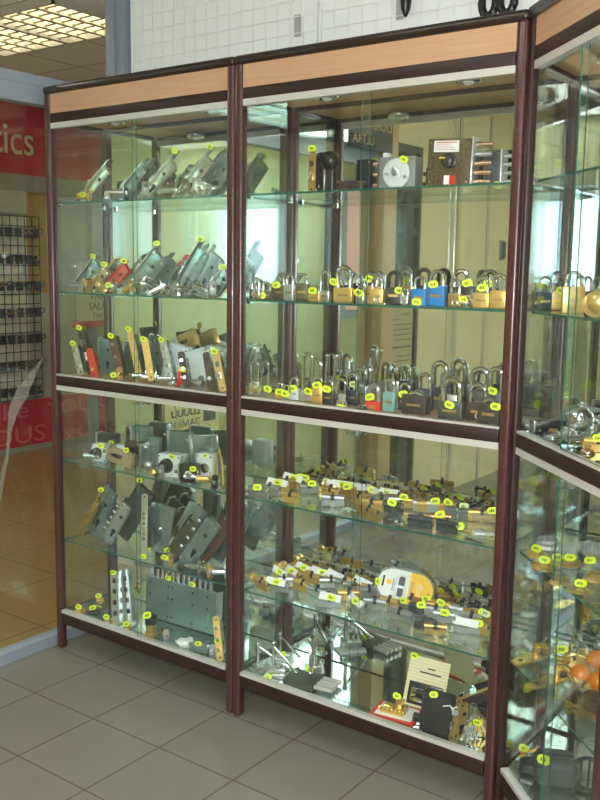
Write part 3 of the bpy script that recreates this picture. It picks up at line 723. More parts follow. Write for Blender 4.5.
RL('brown box lock with oval plate under the long leaning lock on top shelf', g, 160, .21, z, (0, 14, 5), w=.085, h=.075, d=.03, cm=m_brown, bolts=0, knob='cyl')
RL('grey steel box lock below the fourth leaning lock on top shelf', g, 199, .07, z, (0, 20, 10), w=.05, h=.045, d=.03, cm=m_steell, bolts=2, knob='cyl', kr=.01)
for px, y, lb, mm in ((85, .08, 'small brass latch lying under first leaning lock on top shelf', m_brass), (107, .19, 'small chrome latch lying under second leaning lock on top shelf', m_chrome), (212, .06, 'chrome tubular latch lying at the post end of top shelf', m_chrome)):
    t = latch_piece(lb, g, mm); place(t, px, y, z, (0, 0, random.uniform(-50, 60)))
    if px == 85: add_tag(t, (0, -.012, .014))

for i, (px, y, rz, lb) in enumerate(((118, .07, 30, 'chrome latch with upright end plate before dark box lock on top shelf'), (145, .06, -40, 'steel latch lying between long leaning locks on top shelf'), (168, .06, 50, 'chrome latch lying before brown box lock on top shelf'), (184, .05, -20, 'chrome latch lying left of grey steel box lock on top shelf'))):
    t = latch_piece(lb, g, m_chrome if i != 1 else m_steel); place(t, px, y, z, (0, -30*(i % 2), rz), sc=1.1)
M_('dark slim lock leaning behind second pale lock on top shelf', g, 140, .23, z, 50, None, 5, cm=m_dgrey, fm=m_steel, cd_=.05, L=.19)
M_('chrome faced lock leaning behind fourth pale lock on top shelf', g, 206, .24, z, 46, None, 5, cm=m_steel, fm=m_chrome, cd_=.045, L=.2)
g = 'locks on the left cabinet\'s second shelf'; z = ZS[1]
M_('small bronze lock leaning behind red lock on second shelf', g, 108, .23, z, 46, None, 4, cm=m_bronze, fm=m_brass, cd_=.04, L=.14, cl=.1)
M_('slim steel lock leaning behind large blue grey lock on second shelf', g, 132, .24, z, 48, None, 4, cm=m_steel, fm=m_chrome, cd_=.04, L=.17, cl=.12)
M_('red tipped steel lock leaning behind tall black faced lock on second shelf', g, 178, .24, z, 42, None, 4, cm=m_steel, fm=m_red, cd_=.045, L=.15, cl=.11)
t = lever_handle('chrome lever handle lying before the chrome framed lock on second shelf', g, .13, m_chrome); place(t, 190, .06, z, (20, 0, 20))
t = lever_handle('chrome lever handle lying under large blue grey lock on second shelf', g, .12, m_chrome); place(t, 150, .06, z, (30, 0, 160))
M_('grey zinc lock leaning at the storefront end of second shelf', g, 88, .16, z, 47, .9, 4, cm=m_zinc, cd_=.05, L=.15, cl=.11)
M_('small brass faced lock leaning beside the grey lock on second shelf', g, 99, .09, z, 44, .93, 5, cm=m_brassd, fm=m_brass, cd_=.03, L=.12, cl=.09)
M_('red lock leaning on second shelf', g, 117, .13, z, 50, .95, 2, cm=m_red, fm=m_red, cd_=.035, L=.135, cl=.11)
M_('large blue grey lock leaning in the middle of second shelf with top sticker', g, 146, .15, z, 46, .97, 5, cm=m_zinc, cd_=.065, L=.19, cl=.14)
M_('dark steel lock leaning right of the large blue grey one on second shelf', g, 162, .21, z, 46, None, 5, cm=m_teal, cd_=.05, L=.16, cl=.12)
M_('tall black faced lock leaning on second shelf with sticker at its tip', g, 190, .13, z, 37, .98, 4, cm=m_zinc, fm=m_bronze, cd_=.05, L=.205, cl=.15)
M_('chrome framed lock leaning behind the tall black faced lock on second shelf', g, 206, .20, z, 36, None, 5, cm=m_steel, fm=m_chrome, cd_=.06, L=.17, cl=.13)
M_('short grey lock beside cabinet post on second shelf', g, 220, .09, z, 40, .9, 5, cm=m_zinc, cd_=.04, L=.10, cl=.08)
for i, (px, y, mm, nm) in enumerate(((78, .06, m_chrome, 'chrome'), (87, .05, m_gold, 'gold'), (112, .06, m_chrome, 'chrome'), (128, .055, m_brass, 'brass'), (141, .06, m_chrome, 'chrome'), (158, .06, m_chrome, 'chrome'), (173, .055, m_steel, 'steel'), (184, .05, m_chrome, 'chrome'), (200, .06, m_chrome, 'chrome'), (213, .055, m_steel, 'steel'))):
    t = latch_piece(f'loose {nm} tubular latch, {ORD[i]} from storefront end along second shelf front', 'tubular latches along second shelf front', mm)
    place(t, px, y, z, (0, random.choice((-28, 0, 24)), random.uniform(-70, 70)))
    if i in (2,): add_tag(t, (0, -.012, .016))
t = ball_knob('chrome door knob lying under the tall black faced lock on second shelf', g, .017, m_chrome); place(t, 178, .07, z, (35, 30, 0))
t = ball_knob('second chrome door knob under the chrome framed lock on second shelf', g, .017, m_chrome); place(t, 201, .08, z, (40, -30, 0))
t = ball_knob('brass door knob by the storefront end of second shelf', g, .015, m_brass); place(t, 101, .05, z, (60, 20, 0))

g = 'locks standing on the left cabinet\'s middle deck'; z = ZS[2]
def F_(label, px, y, tilt, tag=True, rx=-14, yaw=28, **k):
    """lock turned so that its faceplate looks to the front"""
    t = mortise_lock(label, g, **k)
    place(t, px, y, z, (rx, tilt, 90+yaw))
    if tag: add_tag(t, (-.004, 0, k.get('L', .22)*(.97 if tag is True else tag)), off=.006)
    return t
F_('dark bronze faced lock standing behind red latch on middle deck', 88, .17, 4, L=.185, fm=m_bronze, cm=m_dgrey, bolts=2, bm_=m_chrome)
F_('nickel faced lock with three chrome bolts at storefront end of middle deck', 80, .09, 3, L=.125, cl=.10, fm=m_steel, cm=m_zinc, bolts=3, bm_=m_chrome)
F_('red faced latch standing near storefront end of middle deck', 95, .055, 9, False, L=.11, cl=.08, fm=m_red, cm=m_red, bolts=1, bm_=m_brass, bl=.008)
M_('grey green lock case standing behind red latch on middle deck', g, 106, .15, z, 4, None, 6, 0, cm=m_teal, cd_=.075, L=.14, cl=.13)
F_('brown faceplate lock with three round bolts on middle deck', 119, .10, 3, L=.165, fm=m_brown, cm=m_bronze, bolts=3, bm_=m_chrome, fw=.030)
RL('black wedge shaped box lock with white corner behind brass faceplates', g, 134, .20, z, (0, 8, 4), w=.085, h=.11, d=.03, cm=m_dgrey, bolts=0, knob='none')
F_('tall brass faceplate lock with sticker on top, middle of middle deck', 137, .12, 8, L=.195, fm=m_brass, cm=m_dgrey, bolts=3, bm_=m_brass)
F_('leaning brass faced lock with row of brass bolts on middle deck', 150, .07, 15, L=.155, fm=m_brass, cm=m_zinc, bolts=4, bm_=m_brass)
M_('blue grey lock case standing behind leaning brass lock on middle deck', g, 155, .20, z, 2, None, 6, 0, cm=m_zinc, cd_=.08, L=.13, cl=.13)
F_('nickel faced lock with four chrome bolts on middle deck', 169, .10, 6, L=.165, fm=m_steel, cm=m_zinc, bolts=4, bm_=m_chrome)
RL('white box lock standing behind nickel faced lock on middle deck', g, 177, .17, z, (0, 12, 6), w=.085, h=.12, d=.03, cm=m_white, bolts=0, knob='none')
RL('brass box lock with dark slots leaning on white locks of middle deck', g, 186, .22, z, (0, -22, 6), w=.07, h=.055, d=.03, cm=m_brassd, bolts=3, bl=.012, knob='slot', ).location.z += .10
RL('white plate lock with four steel bolts on middle deck', g, 203, .15, z, (0, -18, 8), w=.085, h=.11, d=.026, cm=m_white, bolts=4, bl=.026, br=.0045, side=1, knob='none')
F_('bronze faced lock leaning over red tag on middle deck', 186, .055, 16, .5, L=.125, cl=.10, fm=m_bronze, cm=m_zinc, bolts=3)
RL('second white box lock beside cabinet post on middle deck', g, 213, .20, z, (0, 10, 6), w=.07, h=.12, d=.03, cm=m_steell, bolts=2, bl=.02, knob='cyl')
F_('bronze faced lock leaning near cabinet post on middle deck', 211, .07, 22, False, L=.13, cl=.10, fm=m_bronze, cm=m_zinc, bolts=1, bm_=m_white)
F_('dark olive faced lock against cabinet post on middle deck', 221, .09, 8, L=.14, cl=.11, fm=m_brassd, cm=m_olive, bolts=2)
for i, (px, y, mm, nm) in enumerate(((118, .05, m_brass, 'brass'), (140, .05, m_chrome, 'chrome'), (150, .05, m_steel, 'steel'), (166, .05, m_chrome, 'chrome'), (198, .055, m_steel, 'steel'))):
    t = latch_piece(f'loose {nm} tubular latch, {ORD[i]} from storefront end on middle deck', 'tubular latches on middle deck', mm); place(t, px, y, z, (0, 0, random.uniform(-40, 60)))
    if i == 0: add_tag(t, (0, -.014, .006))
t = latch_piece('red tubular latch lying under leaning bronze lock on middle deck', g, m_red); place(t, 180, .05, z, (0, -35, -30))

g = 'box locks on the left cabinet\'s shelf below middle rail'; z = ZS[3]
RL('white box lock with black knob at storefront end below middle rail', g, 101, .10, z, (0, 0, 12), (.012, -.022, .06), w=.062, h=.062, d=.04, cm=m_white, bolts=0, side=1, knob='black', kr=.017)
RL('dark grey lock behind white knob lock below middle rail', g, 108, .22, z, (0, 0, 8), (.03, -.02, .05), w=.085, h=.08, d=.03, cm=m_dgrey, bolts=0, knob='none')
RL('tan box lock with dark thumb slide tilted forward below middle rail', g, 119, .065, z, (-20, 12, 14), (.02, -.02, .055), w=.10, h=.052, d=.028, cm=m_tan, bolts=1, side=-1, knob='slot')
t = latch_piece('clear chrome latch lying in front of white knob lock', g, m_chrome); place(t, 91, .06, z, (0, 0, 15))
RL('small white lock standing behind tan lock below middle rail', g, 121, .15, z, (0, 0, 8), (.0, -.02, .04), w=.05, h=.06, d=.03, cm=m_white, bolts=1, knob='none')
RL('brown box lock standing beside tan lock below middle rail', g, 139, .13, z, (0, 0, 6), None, w=.072, h=.085, d=.04, cm=m_bronze, bolts=2, side=1, knob='none')
RL('blue grey lock standing behind brown box lock below middle rail', g, 140, .23, z, (0, 0, 4), None, w=.08, h=.12, d=.03, cm=m_teal, bolts=2, side=-1, knob='none')
RL('grey green plate lock standing between brown and white knob locks', g, 154, .17, z, (0, 6, 8), None, w=.05, h=.10, d=.02, cm=m_teal, bolts=0, knob='none', flange=False)
RL('white box lock with black round knob, middle of shelf below middle rail', g, 172, .09, z, (0, 0, 12), (.012, -.022, .07), w=.085, h=.075, d=.045, cm=m_white, bolts=0, side=1, knob='black', kr=.020)
RL('grey lock standing behind second white knob lock below middle rail', g, 178, .22, z, (0, 0, 4), None, w=.09, h=.125, d=.025, cm=m_teal, bolts=2, knob='none')
RL('black box lock beside second white knob lock below middle rail', g, 187, .06, z, (0, 0, 16), (.022, -.02, .05), w=.06, h=.062, d=.035, cm=m_black, bolts=1, side=-1, knob='cyl', kr=.012)
RL('white cylinder lock with pale sticker near cabinet post below middle rail', g, 206, .12, z, (0, 0, 10), (.006, -.022, .085), tagm=m_tagp, w=.055, h=.09, d=.04, cm=m_white, bolts=0, knob='cyl', kr=.016)
RL('grey plate lock behind white cylinder lock below middle rail', g, 203, .22, z, (0, -6, 6), None, w=.10, h=.12, d=.025, cm=m_zinc, bolts=2, knob='none')
t = new('door_closer', 'slim brass and chrome handle standing by cabinet post below middle rail', 'handle', g)
MB().tube([(-.02, 0, 0), (-.015, 0, .08), (0, 0, .13), (.012, 0, .09), (.02, 0, 0)], .004, 8).build('arm', m_brass, t); MB().box(-.03, .03, -.012, .012, 0, .006, .002).build('foot', m_chrome, t)
place(t, 219, .09, z)
t = ball_knob('dark chrome knob in front of grey green plate lock below middle rail', g, .017, m_steel); place(t, 151, .05, z, (40, 0, 0))
for i, (px, y, nm, mm) in enumerate(((192, .045, 'chrome', m_chrome), (204, .05, 'brass', m_brass), (213, .045, 'chrome', m_chrome), (160, .05, 'steel', m_steel))):
    t = latch_piece(f'loose {nm} latch before box locks below middle rail, ' + ('beside black lock', 'under white cylinder lock', 'nearest cabinet post', 'left of white knob lock')[i], 'loose latches below middle rail', mm); place(t, px, y, z, (0, 0, random.uniform(-50, 50)))

g = 'leaning locks on the left cabinet\'s lowest glass shelf'; z = ZS[4]
M_('narrow gold faced lock at storefront end of lowest glass shelf', g, 92, .20, z, 32, .97, 4, cm=m_brassd, fm=m_gold, cd_=.012, L=.215, cl=.1, hole=False)
M_('steel lock with square mark leaning second on lowest glass shelf', g, 101, .13, z, 30, None, 8, cm=m_zinc, fm=m_steel, cd_=.05, L=.19, cl=.18)
M_('nickel lock with row of rollers leaning third on lowest glass shelf', g, 116, .10, z, 33, None, 8, cm=m_steel, fm=m_chrome, cd_=.035, L=.19, cl=.16, bolts=5, bl=.014)
M_('big dark grey lock leaning with sticker on top, lowest glass shelf', g, 132, .17, z, 34, .97, 10, cm=m_dgrey, fm=m_bronze, cd_=.07, L=.235, cl=.2, bolts=0)
t = mortise_lock('nickel perforated faceplate lock leaning in middle of lowest glass shelf', g, L=.235, cl=.15, fm=m_steel, cm=m_dgrey, bolts=6, bl=.003, cd_=.05); place(t, 147, .09, z, (-6, 17, 112)); add_tag(t, (-.006, 0, .012))
RL('blue grey rounded box lock with small holes, middle of lowest glass shelf', g, 160, .14, z, (-6, 9, 12), (-.02, -.014, .01), w=.09, h=.16, d=.018, cm=m_zinc, bolts=0, knob='cyl', kr=.006, flange=False)
RL('black lock standing at back of lowest glass shelf', g, 170, .25, z, (0, 30, 0), None, w=.06, h=.16, d=.022, cm=m_black, bolts=1, knob='none')
RL('brown square lock standing at back of lowest glass shelf', g, 183, .24, z, (0, 40, 0), None, w=.1, h=.10, d=.022, cm=m_bronze, bolts=0, knob='none')
t = rim_lock('pale square plate lock turned on its corner, lowest glass shelf', g, w=.11, h=.115, d=.018, cm=m_zinc, bolts=0, knob='cyl', kr=.006, flange=False); place(t, 195, .17, z, (-5, 28, 10)); t.location.z += .06; add_tag(t, (.04, -.012, .05))
M_('olive faced lock leaning with yellow sticker, lowest glass shelf', g, 181, .10, z, 33, .18, 10, cm=m_olive, fm=m_olive, cd_=.04, L=.18, cl=.15, hole=False)
M_('long grey zinc lock leaning before cabinet post, lowest glass shelf', g, 197, .08, z, 36, None, 10, cm=m_zinc, fm=m_dgrey, cd_=.055, L=.22, cl=.18, bolts=4)
M_('dark red brown lock leaning beside cabinet post, lowest glass shelf', g, 211, .15, z, 38, None, 8, cm=m_brown, fm=m_bronze, cd_=.05, L=.20, cl=.16)
t = mortise_lock('dark grey lock with sticker upright against cabinet post, lowest glass shelf', g, L=.17, cl=.14, cm=m_dgrey, fm=m_steel); place(t, 221, .19, z, (0, 24, 4)); add_tag(t, (.0, -.01, .1))
for i, (px, y, nm, mm) in enumerate(((168, .05, 'yellow stickered brass', m_brass), (194, .05, 'chrome', m_chrome), (209, .05, 'gold', m_gold), (219, .06, 'steel', m_steel))):
    t = latch_piece(f'loose {nm} latch lying along front of lowest glass shelf', g, mm); place(t, px, y, z, (0, 0, random.uniform(-50, 50)))
    if i == 0: add_tag(t, (0, -.012, .02))

g = 'hardware on the left cabinet\'s bottom deck'; z = ZS[5]
for px, py, tl, lb in ((117, 624, -9, 'tall pale steel strike strip leaning at storefront end of bottom deck'), (129, 620, -14, 'second pale steel strike strip leaning beside first on bottom deck')):
    t = new('strike_plate', lb, 'strike plate', g)
    b = MB(); b.prism(round_poly(.032, .20, .004, 3, 0, .1), -.0015, .0015, 'Y'); b.box(.014, .0165, -.0015, .022, .002, .198); b.mi = 1
    for k in range(4): b.box(-.007, .007, -.0019, -.0014, .035+.04*k, .052+.04*k)
    b.build('strip', [m_steell, m_black], t, 30); place(t, px, .1, z, (-12, tl, 16), py)
    if px == 117: add_tag(t, (0, -.003, .195))
for i, (px, py, r, mm, nm) in enumerate(((80, 616, .022, m_brass, 'brass rosette nearest storefront corner'), (94, 612, .026, m_dgrey, 'dark domed rosette behind brass rosettes'), (108, 628, .018, m_brassd, 'small brass rosette before first strike strip'), (100, 600, .016, m_brass, 'brass rosette at back beside mirror'), (128, 640, .016, m_brassd, 'brass rosette at front edge before second strike strip'))):
    t = rosette(nm + ' on bottom deck', 'rosettes on left bottom deck', r, mm, .012); place(t, px, .1, z, (0, 0, 0), py); add_tag(t, (0, -.004, .014), sz=.030, off=.008, tilt=-50)
t = new('knob_cylinder', 'brass and black turn knob standing on bottom deck before big lock plate', 'knob', g)
MB().lathe([(.024, 0), (.024, .01), (.018, .016), (.020, .045)], seg=22).build('base', m_brassd, t); MB().lathe([(.022, .045), (.023, .07), (.018, .076)], seg=22).build('cap', m_black, t)
place(t, 151, .09, z, (0, 0, 0), 645); add_tag(t, (0, -.012, .077), sz=.036, off=.012, tilt=-30)
t = new('multipoint_lock', 'big grey green lock plate with two rows of steel bolts on bottom deck', 'lock', g)
b = MB(); b.box(-.175, .175, -.012, .012, 0, .155, .003); b.mi = 1
for u in (-.15, -.06, -.04, .06, .13):
    for v in (.02, .09, .135): b.cyl((u, -.012, v), (u, -.0128, v), .0045, 10)
b.build('lock_case', [m_teal, m_black], t)
for k in range(12): MB().cyl((-.15+.026*k, 0, .155), (-.15+.026*k, 0, .19), .0075, 12).build('bolt', m_chrome, t)
MB().box(.175, .179, -.016, .016, -.0, .16, .001).build('faceplate', m_steel, t)
MB().box(.135, .14, -.0145, -.012, .05, .075).build('green_mark', mat('green_mark', srgb(90, 210, 150), .5), t)
place(t, 183, .20, z, (-3, 0, 2)); add_tag(t, (-.06, -.013, .17)); add_tag(t, (.06, -.013, .17))
t = new('crumpled_paper', 'crumpled white paper slip on bottom deck front', 'paper', g)
b = MB(); b.sph((0, 0, .012), .03, 1, .6, .42, 12, 8)
for v in b.bm.verts: v.co += Vector((random.uniform(-.006, .006), random.uniform(-.006, .006), random.uniform(-.004, .006)))
b.build('slip', m_paper, t, 20); place(t, 183, .06, z, (0, 0, 20), 656)
RL('small dark green box lock at front of bottom deck near cabinet post', g, 200, .06, z, (0, 0, 22), (.0, -.018, .035), py=668, w=.07, h=.035, d=.04, cm=m_teal, bolts=0, knob='none', flange=False)
t = mortise_lock('nickel and brass faced lock standing against cabinet post on bottom deck', g, L=.15, cl=.12, fm=m_brass, cm=m_steel, bolts=3); place(t, 220, .06, z, (-10, 14, 118)); add_tag(t, (-.005, 0, .07))
for i, (px, py) in enumerate(((165, 652), (190, 662), (212, 672), (214, 655))):
    t = latch_piece('loose chrome latch on bottom deck, ' + ('beside turn knob', 'beneath crumpled paper', 'nearest front by cabinet post', 'behind dark green box lock')[i], 'loose latches on left bottom deck'); place(t, px, .06, z, (0, 0, random.uniform(-60, 60)), py)

# ================= RIGHT CABINET =================
g = 'locks on the right cabinet\'s top shelf'; z = ZS[0]
t = new('night_latch', 'black night latch with round dome at left of right cabinet\'s top shelf', 'lock', g)
MB().box(-.03, .03, -.02, .02, 0, .125, .008, 3).build('case', m_black, t)
MB().lathe([(.028, 0), (.028, .012), (.022, .024), (.010, .030)], (.018, -.02, .098), 'Y', 24).build('dome', m_black, t)
MB().box(-.003, .003, -.026, -.02, .0, .12, .001).build('chrome_strip', m_chrome, t)
place(t, 328, .15, z, (0, 0, 10))
t = mortise_lock('narrow bronze faceplate lock with sticker beside black night latch', g, L=.135, cl=.1, cd_=.03, fm=m_brassd, cm=m_bronze); place(t, 314, .12, z, (0, 2, 96)); add_tag(t, (-.005, 0, .132))
RL('flat dark lock bar lying beside black night latch on top shelf', g, 352, .13, z, (0, 0, 10), None, w=.08, h=.032, d=.05, cm=m_bronze, bolts=0, knob='none', flange=False)
# grey lock with dial
t = rim_lock('grey box lock with big white dial and three copper bolts', g, w=.112, h=.092, d=.05, cm=m_grey, bolts=0, knob='none', flange=False)
MB().lathe([(.041, 0), (.041, .004), (.038, .006), (.016, .006), (.016, .009), (.012, .011), (.004, .011)], (-.0, -.025, .046), 'Y', 36).build('dial', m_dial, t)
MB().lathe([(.013, 0), (.013, .004), (.010, .006)], (-.0, -.035, .050), 'Y', 20).build('cylinder', m_steel, t)
b = MB()
for u, v in ((-.028, .044), (.028, .034)): b.cyl((u, -.031, v), (u, -.0325, v), .005, 12)
b.build('screw', m_steel, t)
MB().box(-.062, -.056, -.022, .03, .0, .092, .001).build('flange', m_dgrey, t)
for k in range(3): MB().cyl((-.056, .004, .016+.030*k), (-.086, .004, .016+.030*k), .0075, 14).build('bolt', m_copper, t)
MB().box(-.052, -.034, -.012, .01, .092, .106, .003).build('latch_button', m_white, t)
place(t, 395, .13, z, (0, 0, 6)); add_tag(t, (.024, -.032, .082), off=.003)
RL('black box lock behind the copper bolts of grey dial lock', g, 367, .20, z, (0, 0, 0), None, w=.05, h=.10, d=.05, cm=m_black, bolts=0, knob='none', flange=False)
# speckled safe lock
t = rim_lock('brown speckled box lock with black knob and white paper sticker', g, w=.128, h=.128, d=.05, cm=m_speck, bolts=0, knob='none', flange=False)
MB().lathe([(.021, 0), (.021, .004), (.017, .006), (.017, .018), (.012, .022)], (.0, -.025, .068), 'Y', 26).build('knob', m_black, t)
b = MB(); b.box(-.022, -.004, -.048, -.044, .071, .076, .001); b.build('pointer', m_gold, t)
b = MB(); b.box(-.046, .026, -.0258, -.0252, .092, .122); b.mi = 1
for k in range(4): b.box(-.042, .02-.006*k, -.0262, -.0257, .097+.005*k, .0985+.005*k)
b.box(-.04, .02, -.0262, -.0257, .116, .119)
b.build('paper_sticker', [m_paper, mat('red_print', srgb(190, 80, 90), .6)], t, 0)
b = MB(); b.box(-.012, .022, -.0258, -.0252, .006, .03); b.mi = 1; b.box(-.012, .004, -.0262, -.0257, .006, .03); b.build('red_sticker', [m_red, m_paper], t, 0)
MB().box(.064, .068, -.030, .032, -.0, .132, .001).build('flange', m_steel, t)
for k in range(5): MB().cyl((.068, .002, .015+.0245*k), (.112, .002, .015+.0245*k), .0072, 14).build('bolt', m_copper if k != 3 else m_steel, t)
place(t, 459, .13, z, (0, 2, 6))
t = rim_lock('dark lock with four bolts at the right end of top shelf', g, w=.05, h=.10, d=.04, cm=m_dgrey, bolts=4, side=1, bl=.04, br=.006, bm_=m_steel, knob='none'); place(t, 502, .19, z, (0, 0, 4)); add_tag(t, (.02, -.022, .005))
# padlocks
g = 'padlocks on the right cabinet\'s padlock shelf'; z = ZS[1]
def PL(label, g, px, y, z, tag=None, yaw=None, py=None, tagm=None, rx=0, **k):
    k['sr'] = k.get('sr', .0036)*1.2
    t = padlock(label, g, **k); place(t, px, y, z, (rx, 0, random.uniform(2, 20) if yaw is None else yaw), py, sc=1.08 if z > 1.2 or px < 395 else 1.16)
    if tag: add_tag(t, tag, sz=.030, m=tagm)
    return t
sb = m_steel; dk = mat('dark_laminated_steel', srgb(56, 52, 48), .4, .6); kbr = mat('olive_bronze_body', srgb(104, 92, 72), .4, .6)
PL('chrome padlock lying open at the far left of padlock shelf', g, 252, .10, z, None, w=.036, h=.03, bm_=m_chrome, sh=.03)
PL('small chrome padlock second from left on padlock shelf', g, 260, .17, z, (0, -.012, .012), w=.034, h=.028, bm_=m_chrome, sh=.026)
PL('small grey bronze padlock with sticker in front at left of padlock shelf', g, 267, .07, z, (-.012, -.012, .012), w=.030, h=.026, bm_=kbr, sh=.02)
PL('steel bodied padlock leaning its shackle on post, padlock shelf', g, 280, .12, z, (-.004, -.012, .042), w=.040, h=.042, bm_=kbr, sh=.024)
PL('narrow steel padlock before the back post on padlock shelf', g, 290, .08, z, None, w=.030, h=.045, bm_=sb, sh=.026)
PL('wide bronze padlock with round shackle right of back post', g, 302, .13, z, None, w=.042, h=.048, bm_=kbr, sh=.026, sr=.004)
PL('small brass padlock with white and yellow sticker on padlock shelf', g, 315, .07, z, (0, -.012, .030), w=.036, h=.022, bm_=m_brass, sh=.02)
PL('tall chrome shackle padlock with steel body on padlock shelf', g, 325, .12, z, None, w=.036, h=.030, bm_=sb, sh=.052, sr=.0045)
PL('large brass padlock with thick high shackle on padlock shelf', g, 344, .10, z, (-.024, -.012, .055), w=.056, h=.040, bm_=m_brass, sh=.055, sr=.0058)
PL('black padlock behind the large brass padlock', g, 352, .21, z, None, w=.05, h=.045, bm_=dk, sh=.035)
PL('chrome padlock with two hanging stickers beside large brass padlock', g, 361, .09, z, (-.002, -.012, .028), w=.026, h=.022, bm_=sb, sh=.022)
PL('brass padlock left of the black padlock on padlock shelf', g, 377, .09, z, None, w=.040, h=.040, bm_=m_brass, sh=.030, key=True)
PL('brass padlock with sticker behind brass padlock on padlock shelf', g, 372, .18, z, (0, -.012, .065), w=.044, h=.045, bm_=m_brass, sh=.036)
PL('black padlock with black shackle on padlock shelf', g, 394, .12, z, (.018, -.012, .036), w=.046, h=.045, bm_=m_black, sm=m_black, sh=.038, sr=.005)
PL('small steel padlock with keys right of black padlock', g, 405, .07, z, None, w=.022, h=.024, bm_=sb, sh=.018, key=True)
PL('small blue padlock with sticker on its lower edge', g, 420, .07, z, (-.003, -.012, .010), yaw=6, w=.040, h=.043, th=.022, bm_=m_blue, sh=.030)
PL('large blue padlock with sticker over its shackle', g, 437, .11, z, (-.006, -.014, .055), yaw=8, w=.050, h=.052, th=.026, bm_=m_blue, sh=.036, sr=.0046)
PL('dark padlock with arched black shackle behind the small blue padlock', g, 424, .22, z, None, w=.05, h=.05, bm_=dk, sm=dk, sh=.042, sr=.005)
PL('small dark brass padlock right of the large blue padlock', g, 455, .09, z, None, w=.034, h=.034, bm_=m_brassd, sh=.034, key=True)
PL('dark padlock with arched chrome shackle behind small dark brass padlock', g, 461, .21, z, None, w=.052, h=.048, bm_=dk, sh=.042, sr=.0055)
PL('black padlock with sticker above chrome disc on padlock shelf', g, 468, .13, z, (0, -.012, .060), w=.034, h=.052, bm_=m_black, sh=.014)
t = rosette('round chrome disc lock lying on padlock shelf', g, .017, m_chrome, .012, 'lock', 'disc_lock', False); place(t, 466, .055, z, (62, 0, 20)); add_tag(t, (-.005, 0, .016), sz=.024)
PL('brass padlock with sticker under its shackle near end of padlock shelf', g, 482, .08, z, (.004, -.012, .050), w=.042, h=.038, bm_=m_brass, sh=.036)
PL('brass padlock at the right end of padlock shelf', g, 499, .09, z, None, w=.040, h=.044, bm_=m_brass, sh=.038, sr=.0044)
PL('chrome shackle padlock with sticker behind the last brass padlocks', g, 490, .19, z, (.0, -.012, .060), w=.048, h=.048, bm_=dk, sh=.042, sr=.005)

g = 'padlocks on the right cabinet\'s middle deck'; z = ZS[2]
gy = mat('gunmetal', srgb(84, 86, 90), .35, .7); dkb = mat('dark_vinyl_padlock', srgb(48, 38, 38), .5); tq = mat('turquoise_body', srgb(120, 168, 160), .4, .2)
PL('steel padlock with long shackle at left of middle deck', g, 265, .10, z, (.016, -.012, .022), py=None, w=.034, h=.028, bm_=sb, sh=.075, sr=.003)
PL('chrome padlock leaning at left wall of middle deck', g, 252, .14, z, None, w=.034, h=.045, bm_=m_chrome, sh=.06)
PL('small brass padlock with sticker third from left on middle deck', g, 280, .07, z, (.006, -.012, .022), w=.022, h=.024, bm_=m_brass, sh=.022, sr=.0025)
PL('small steel padlock with sticker before tall shackle on middle deck', g, 287, .05, z, (.0, -.012, .022), w=.024, h=.024, bm_=sb, sh=.02, sr=.0025)
PL('white labelled padlock with sticker, fifth from left on middle deck', g, 294, .08, z, (.0, -.012, .035), w=.032, h=.035, bm_=m_white, sh=.028)
PL('padlock with very tall chrome shackle on middle deck', g, 308, .09, z, (.006, -.012, .030), w=.042, h=.030, bm_=sb, sh=.105, sr=.0046)
PL('dark padlock with chrome shackle behind very tall shackle on middle deck', g, 316, .19, z, None, w=.05, h=.045, bm_=gy, sh=.065, sr=.0045)
PL('brass padlock with sticker left of the bolt rods on middle deck', g, 318, .06, z, (.0, -.012, .055), w=.030, h=.050, bm_=m_brass, sh=.025)
PL('gunmetal padlock with sticker under the bolt rods on middle deck', g, 329, .07, z, (.0, -.012, .045), w=.036, h=.040, bm_=gy, sh=.028)
for i, (px, tl) in enumerate(((325, 4), (333, 9))):
    t = new('rod_bolt', ('upright chrome rod bolt on middle deck, left of pair', 'leaning chrome rod bolt on middle deck, right of pair')[i], 'bolt', g)
    MB().cyl((0, 0, .004), (0, 0, .135), .0042, 12).build('rod', m_chrome, t); MB().lathe([(.013, 0), (.013, .004), (.005, .006)], seg=16).build('foot', m_chrome, t)
    MB().sph((0, 0, .138), .0075).build('head', m_chrome, t); place(t, px, .15, z, (0, tl, 0))
t = new('chain_latch', 'tall steel spindle with ball head on middle deck', 'latch', g)
MB().lathe([(.012, 0), (.012, .006), (.005, .012), (.005, .07), (.009, .078), (.009, .09), (.004, .095), (.003, .12)], seg=16).build('spindle', m_steel, t); place(t, 349, .22, z)
PL('padlock with bunch of keys in front on middle deck', g, 341, .06, z, None, w=.038, h=.034, bm_=gy, sh=.040, key=True, sr=.0042)
t = new('key_bunch', 'small bunch of steel keys on middle deck', 'keys', g)
b = MB()
for j, a in enumerate((-24, -8, 8, 22)):
    M = Matrix.Translation((0, -.0015*j, .045)) @ Matrix.Rotation(R(a), 4, 'Y')
    b.prism([(math.cos(2*PI*i/10)*.008, -.010+math.sin(2*PI*i/10)*.008) for i in range(10)], 0, .0012, 'Y', M); b.box(-.003, .003, 0, .0012, -.042, -.017, M=M)
b.build('key', m_steel, t); MB().tube([(.007*math.cos(2*PI*i/12), -.002, .045+.007*math.sin(2*PI*i/12)) for i in range(12)], .0012, 6, True).build('ring', m_chrome, t)
place(t, 342, .045, z, (-8, 0, 10)); add_tag(t, (0, 0, .003), sz=.03)
PL('dark padlock with round chrome shackle behind key bunch', g, 352, .12, z, None, w=.044, h=.040, bm_=gy, sh=.045, sr=.0048)
PL('chrome padlock with large loop near middle of middle deck', g, 361, .19, z, (-.016, -.012, .05), tagm=m_tagp, w=.046, h=.045, bm_=sb, sh=.05, sr=.0045)
